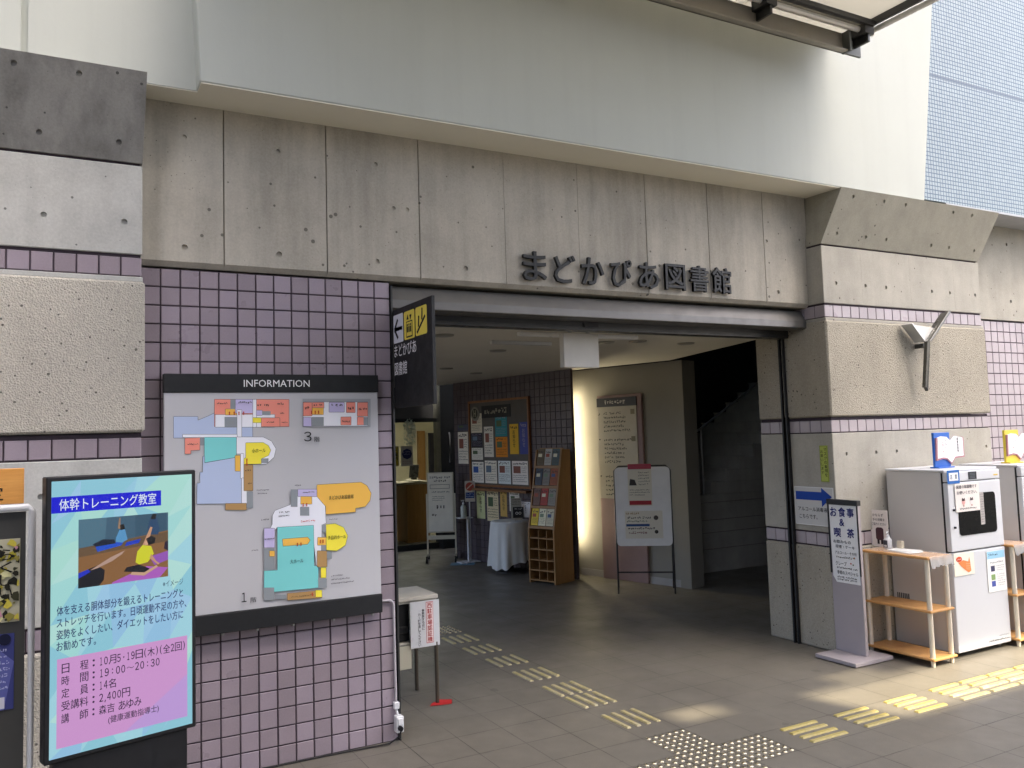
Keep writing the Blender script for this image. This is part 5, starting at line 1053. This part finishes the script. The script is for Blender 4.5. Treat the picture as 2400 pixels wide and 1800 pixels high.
# pedal sanitiser stand
t = thing('sanitiser_stand', 'white pedal-operated sanitiser stand beside the notice board', 'stand', (3.36, 5.91, 0))
mb = MB(); mb.box(3.20, 3.50, 5.80, 6.02, .006, .018); mb.tube([(3.30, 5.80, .02), (3.24, 5.73, .012)], .008, 6); mb.build('base', WHITEP, t, .003)
mb = MB(); mb.tube([(3.365, 5.91, .018), (3.365, 5.91, .61)], .019, 10); mb.tube([(3.395, 5.905, .018), (3.395, 5.905, .85)], .009, 8); mb.build('pole', WHITEP, t)
mb = MB(); mb.box(3.22, 3.42, 5.85, 6.0, .612, .625); mb.build('tray', WHITEP, t, .003)
t = thing('pump_bottle', 'clear pump bottle standing on the pedal sanitiser tray', 'bottle', (3.31, 5.93, .626))
mb = MB(); mb.lathe((3.31, 5.93, .626), [(.036, 0), (.04, .01), (.04, .14), (.025, .165), (.014, .17), (.014, .185)], 14); mb.build('bottle', M('bottle_pale', (.50, .54, .48), .3), t)
mb = MB(); mb.lathe((3.31, 5.93, .81), [(.017, 0), (.017, .015), (.006, .018), (.006, .045), (.016, .046), (.016, .056)], 10); mb.tube([(3.31, 5.93, .86), (3.27, 5.915, .855)], .006, 6); mb.build('pump', WHITEP, t)
FK = Fr((3.325, 5.90, .84), (.125, -.062, 0))
t = thing('hygiene_card', 'red and blue hand hygiene card above the pedal sanitiser', 'notice', FK.p(.07, 0))
mb = MB(); mb.fbox(FK, 0, .14, 0, .29, -.004, 0); mb.build('card', ink('c8c2b4'), t)
sh = Sheet(FK); sh.circ(.07, .21, .06, 'a85040', 1); sh.line(.03, .18, .11, .25, .014, 'd8c0b0', 2); sh.rect(.01, .05, .13, .13, '24407c', 1); sh.scrib(.02, .095, .12, .118, 'b8c4dc', 2); sh.scrib(.02, .062, .12, .084, 'b8c4dc', 2); sh.done('print', t)
mb = MB(); mb.add([(3.02, 5.80, .003), (3.30, 5.62, .003), (3.42, 5.82, .003), (3.14, 6.0, .003)], [(0, 1, 2, 3)]); mb.add([(3.02, 5.80, .0052), (3.30, 5.62, .0052), (3.42, 5.82, .0052), (3.14, 6.0, .0052)], [(0, 1, 2, 3)])
tag(mb.build('floor_sheet', M('blue_sheet', (.16, .30, .42), .6), base=(3.2, 5.8, 0)), 'pale blue sheet on the floor by the sanitiser stand', 'mat')

# notice board on the dark wall
nx = DL
def X_(tl): return 3.325-1.05*tl
t = thing('notice_board', 'wood framed notice board with a dark header and shelf on the dark tiled wall', 'notice board', FD.p(X_(1.45), 1.05, .02))
x0, x1 = X_(2.10), X_(.82)
mb = MB(); mb.fbox(FD, x0, x1, 1.08, 2.22, .001, .018); mb.build('board', M('board_brown', (.11, .10, .085), .8), t)
mb = MB()
for a, b, c, d in ((x0-.03, x0, 1.05, 2.25), (x1, x1+.03, 1.05, 2.25), (x0, x1, 2.22, 2.25), (x0, x1, 1.05, 1.08)): mb.fbox(FD, a, b, c, d, .001, .035)
mb.build('frame', wood('board_frame', (.22, .09, .035), (.30, .14, .06), 'z'), t)
mb = MB(); mb.fbox(FD, x0-.03, x1+.03, 1.0, 1.03, .001, .12); mb.build('shelf', wood('board_shelf', (.2, .09, .035), (.28, .14, .06), 'y'), t)
mb = MB(); mb.fbox(FD, X_(1.82), X_(1.18), 2.0, 2.17, .0185, .024); mb.build('header', BLACKM, t)
sh = Sheet(Fr(FD.p(0, 0, .024), FD.u)); sh.scrib(X_(1.75), 2.05, X_(1.22), 2.13, '8c8878', 1); sh.done('header_print', t)
random.seed(31)
plist = [  # tl (from the near end), z0, width, height, colour, name
 (2.08, 1.80, .27, .27, 'e0d8c0', 'stone-coloured sheet under the round emblem'), (2.08, 1.60, .27, .19, '34323c', 'dark photo sheet at the left'), (2.08, 1.42, .27, .165, 'f0ecdc', 'pale text sheet left of centre'),
 (1.78, 1.46, .22, .42, 'e4dfcf', 'long pale leaflet beside the dark photo'), (1.52, 1.74, .27, .28, '3c9096', 'teal sheet'), (1.52, 1.46, .27, .27, 'e08c28', 'orange sheet below the teal one'),
 (1.21, 1.50, .19, .40, 'e4b634', 'yellow sheet with bold lettering'), (1.00, 1.50, .17, .42, '4c549a', 'dark blue sheet at the right'),
 (2.08, 1.10, .28, .29, 'f4efe2', 'white sheet with a blue figure'), (1.78, 1.10, .28, .31, 'f2ecdb', 'cream text sheet in the lower row'), (1.48, 1.10, .28, .31, 'e8f0ec', 'white sheet with a teal picture'), (1.18, 1.10, .34, .31, 'f2ece2', 'wide white sheet at the lower right')]
def poster(tl, z0, wd, h, col, nm, off, where):
    F = Fr(FD.p(X_(tl), z0, off), FD.u)
    tt = thing('pinned_sheet', nm+' '+where, 'notice', F.p(wd/2, 0), 'sheets '+where)
    mb = MB(); mb.fbox(F, 0, wd, 0, h, 0, .0012); mb.build('sheet', ink(col), tt)
    F2 = Fr(F.p(0, 0, .0012), F.u); sh = Sheet(F2); dk = '242220' if col > '50' else '9c98a8'
    sh.scrib(.02, h*.84, wd-.02, h*.95, dk, 1)
    if wd > .2: sh.para(.02, h*.08, wd-.02, h*.42, 4, dk, 1); sh.rect(.03, h*.48, wd*.55, h*.78, random.choice(['6a7c8c', '8c5a4c', '3c5ca0', '5a6c4c']), 1); sh.para(wd*.6, h*.48, wd-.02, h*.78, 4, dk, 1)
    else: sh.vtext('お知らせ', wd*.5, h*.8, h*.13, dk, 1, .01)
    sh.done('print', tt)
for a in plist: poster(*a, .019, 'on the notice board')
poster(2.44, 1.36, .26, .46, 'ece6d6', 'long white sheet', .001, 'on the dark wall left of the notice board'); poster(2.44, 1.84, .26, .09, '5c6070', 'narrow grey strip', .001, 'on the dark wall left of the notice board')
for a in ((2.02, .60, .2, .38, 'd4d8a0', 'green and white sheet'), (1.78, .58, .27, .42, 'e4d6ac', 'tan sheet with a blue heading'), (1.48, .66, .15, .36, 'd0ac60', 'narrow ochre sheet'), (1.28, .74, .22, .26, 'f0ece0', 'pale text sheet'), (1.04, .68, .2, .2, 'f0ece8', 'small white sheet')): poster(*a, .001, 'on the dark wall below the shelf')
t = thing('round_emblem', 'round pale wall emblem at the top left of the notice board', 'emblem', FD.p(X_(1.98), 2.05, .03))
mb = MB(); A3 = (FD.u, FD.v, FD.n); mb.lathe(FD.p(X_(1.97), 2.07, .02), [(.105, 0), (.105, .008), (.09, .01)], 24, 0, A3); mb.build('disc', M('emblem_grey', (.22, .21, .17), .6), t)
sh = Sheet(Fr(FD.p(X_(1.97), 2.07, .03), FD.u)); sh.circ(0, 0, .07, '38362c', 1, 20); sh.rect(-.03, -.05, -.015, .05, '9c9880', 2); sh.rect(.015, -.05, .03, .05, '9c9880', 2); sh.rect(-.03, -.008, .03, .008, '9c9880', 2); sh.done('print', t)

# on and behind the office glass
FO = Fr((0, 7.589, 0), (1, 0, 0))
def gl(name, label, x0, z0, x1, z1, col, fn):
    tt = thing(name, label, 'notice', ((x0+x1)/2, 7.588, z0)); mb = MB(); mb.fbox(FO, x0, x1, z0, z1, -.001, .001); mb.build('sheet', ink(col), tt)
    sh = Sheet(Fr((0, 7.588, 0), (1, 0, 0))); fn(sh); sh.done('print', tt)
gl('yellow_notice', 'narrow yellow notice on the office glass', 2.925, 1.32, 3.01, 1.63, 'a89428', lambda s: (s.frame(2.925, 1.32, 3.01, 1.63, .012, '8c8460', 1), s.vtext('ご案内', 2.967, 1.58, .05, '28241c', 2, .02)))
gl('seal_notice', 'white notice with a dark round seal on the office glass', 3.045, 1.315, 3.25, 1.63, 'b0aa98', lambda s: (s.circ(3.148, 1.505, .085, '24284c', 1, 8), s.scrib(3.085, 1.525, 3.21, 1.55, '9c98a8', 2), s.scrib(3.085, 1.49, 3.21, 1.512, '9c98a8', 2), s.para(3.07, 1.34, 3.225, 1.40, 2, '8c5c50', 1)))
t = thing('hanging_plant', 'pale leafy wreath hanging on the office glass', 'decoration', (3.185, 7.56, 1.70))
mb = MB(); random.seed(4)
for i in range(220):
    if i < 130: a = random.uniform(0, 6.28); r_ = random.uniform(.03, .115); c_ = Vector((3.185+r_*math.cos(a), 7.55+random.uniform(-.02, .02), 1.935+r_*math.sin(a)))
    else: c_ = Vector((3.185+random.uniform(-.10, .10), 7.55+random.uniform(-.02, .02), random.uniform(1.64, 1.86)))
    d1 = Vector((random.uniform(-1, 1), random.uniform(-.4, .4), random.uniform(-1, 1))).normalized()*.022; d2 = d1.cross(Vector((random.uniform(-.3, .3), 1, random.uniform(-.3, .3)))).normalized()*.009
    mb.add([c_-d1, c_+d2, c_+d1, c_-d2], [(0, 1, 2, 3)])
mb.build('leaves', M('pale_leaf', (.42, .50, .40), .6, 0, .3, 30), t)
t = thing('office_counter', 'brown office counter strewn with papers', 'counter', (3.4, 8.7, 0))
mb = MB(); mb.box(2.0, 3.95, 8.45, 9.1, .97, 1.0); mb.build('top', M('counter_top', (.42, .38, .30), .5), t, .004)
mb = MB(); mb.box(3.50, 3.9, 8.5, 9.05, .0, .9695); mb.box(2.05, 3.2, 8.5, 9.05, 0, .9695); mb.build('front', WOOD_D, t)
mb = MB(); random.seed(8)
for i in range(22):
    x = random.uniform(2.9, 3.8); y = random.uniform(8.5, 8.95); a = random.uniform(-.5, .5); z = 1.002+.004*(i % 9); c_, s_ = math.cos(a), math.sin(a)
    mb.hexa([(x+c_*dx-s_*dy, y+s_*dx+c_*dy, z+dz) for dz in (0, .0035) for dx, dy in ((-.1, -.14), (.1, -.14), (.1, .14), (-.1, .14))])
tag(mb.build('paper_pile', ink('c4beb0'), base=(3.4, 8.7, 1.0)), 'untidy pile of papers on the office counter', 'papers')
t = thing('desk_monitor', 'grey desktop monitor on the office counter', 'monitor', (3.75, 8.85, 1.0))
mb = MB(); mb.hexa([(3.66, 8.80, 1.07), (3.80, 8.74, 1.07), (3.82, 8.76, 1.07), (3.68, 8.82, 1.07), (3.70, 8.84, 1.29), (3.84, 8.78, 1.29), (3.86, 8.80, 1.29), (3.72, 8.86, 1.29)]); mb.build('screen', M('monitor_dark', (.05, .05, .05), .3), t, .004)
mb = MB(); mb.box(3.72, 3.80, 8.78, 8.86, 1.036, 1.07); mb.build('stand', STEEL_D, t)

# ceiling fittings
t = thing('hanging_box', 'blank white box sign hanging from the hall ceiling behind the shutter', 'sign', (1.62, .42, 2.25))
mb = MB(); mb.box(1.485, 1.795, .38, .44, 2.235, 2.49); mb.build('box', M('box_white', (.62, .60, .54), .5), t, .004)
mb = MB(); mb.box(1.55, 1.57, .40, .42, 2.49, 2.539); mb.box(1.71, 1.73, .40, .42, 2.49, 2.539); mb.build('hanger', STEEL, t)
t = thing('ceiling_edge_strip', 'long white strip added for the daylit ceiling edge just inside the doorway', 'lamp', (1.85, .72, 2.5))
mb = MB(); mb.box(1.33, 2.45, .74, .80, 2.508, 2.539); mb.build('fitting', WHITEP, t, .005)  # added strip, stands in for the ceiling's front edge lit from outside
t = thing('ceiling_track', 'thin metal track on the ceiling behind the white box sign', 'track', (1.7, 1.35, 2.5))
mb = MB(); mb.box(1.40, 1.98, 1.33, 1.37, 2.51, 2.539); mb.build('track', STEEL, t)
CE = M('downlight_rim', (.25, .24, .20), .5)
d0 = thing('ceiling_downlight', 'unlit ceiling downlight nearest the projecting sign', 'lamp', (.86, 1.1, 2.54), 'unlit downlights in the hall ceiling')
mb = MB(); mb.lathe((.86, 1.1, 2.526), [(.055, .0), (.075, .003), (.08, .0138)], 20); mb.build('rim', CE, d0)
for x, y, lb in ((2.45, 1.2, 'just right of the white box sign'), (2.69, 1.06, 'second right of the white box sign'), (3.27, 1.11, 'nearest the shutter guide rail'), (1.84, 2.05, 'left of the white box sign, deeper in'), (2.19, 3.96, 'deep in, above the whiteboard'), (2.87, 4.55, 'deepest, before the notice board')):
    copy_tree(d0, (x-.86, y-1.1, 0), 'unlit ceiling downlight '+lb)
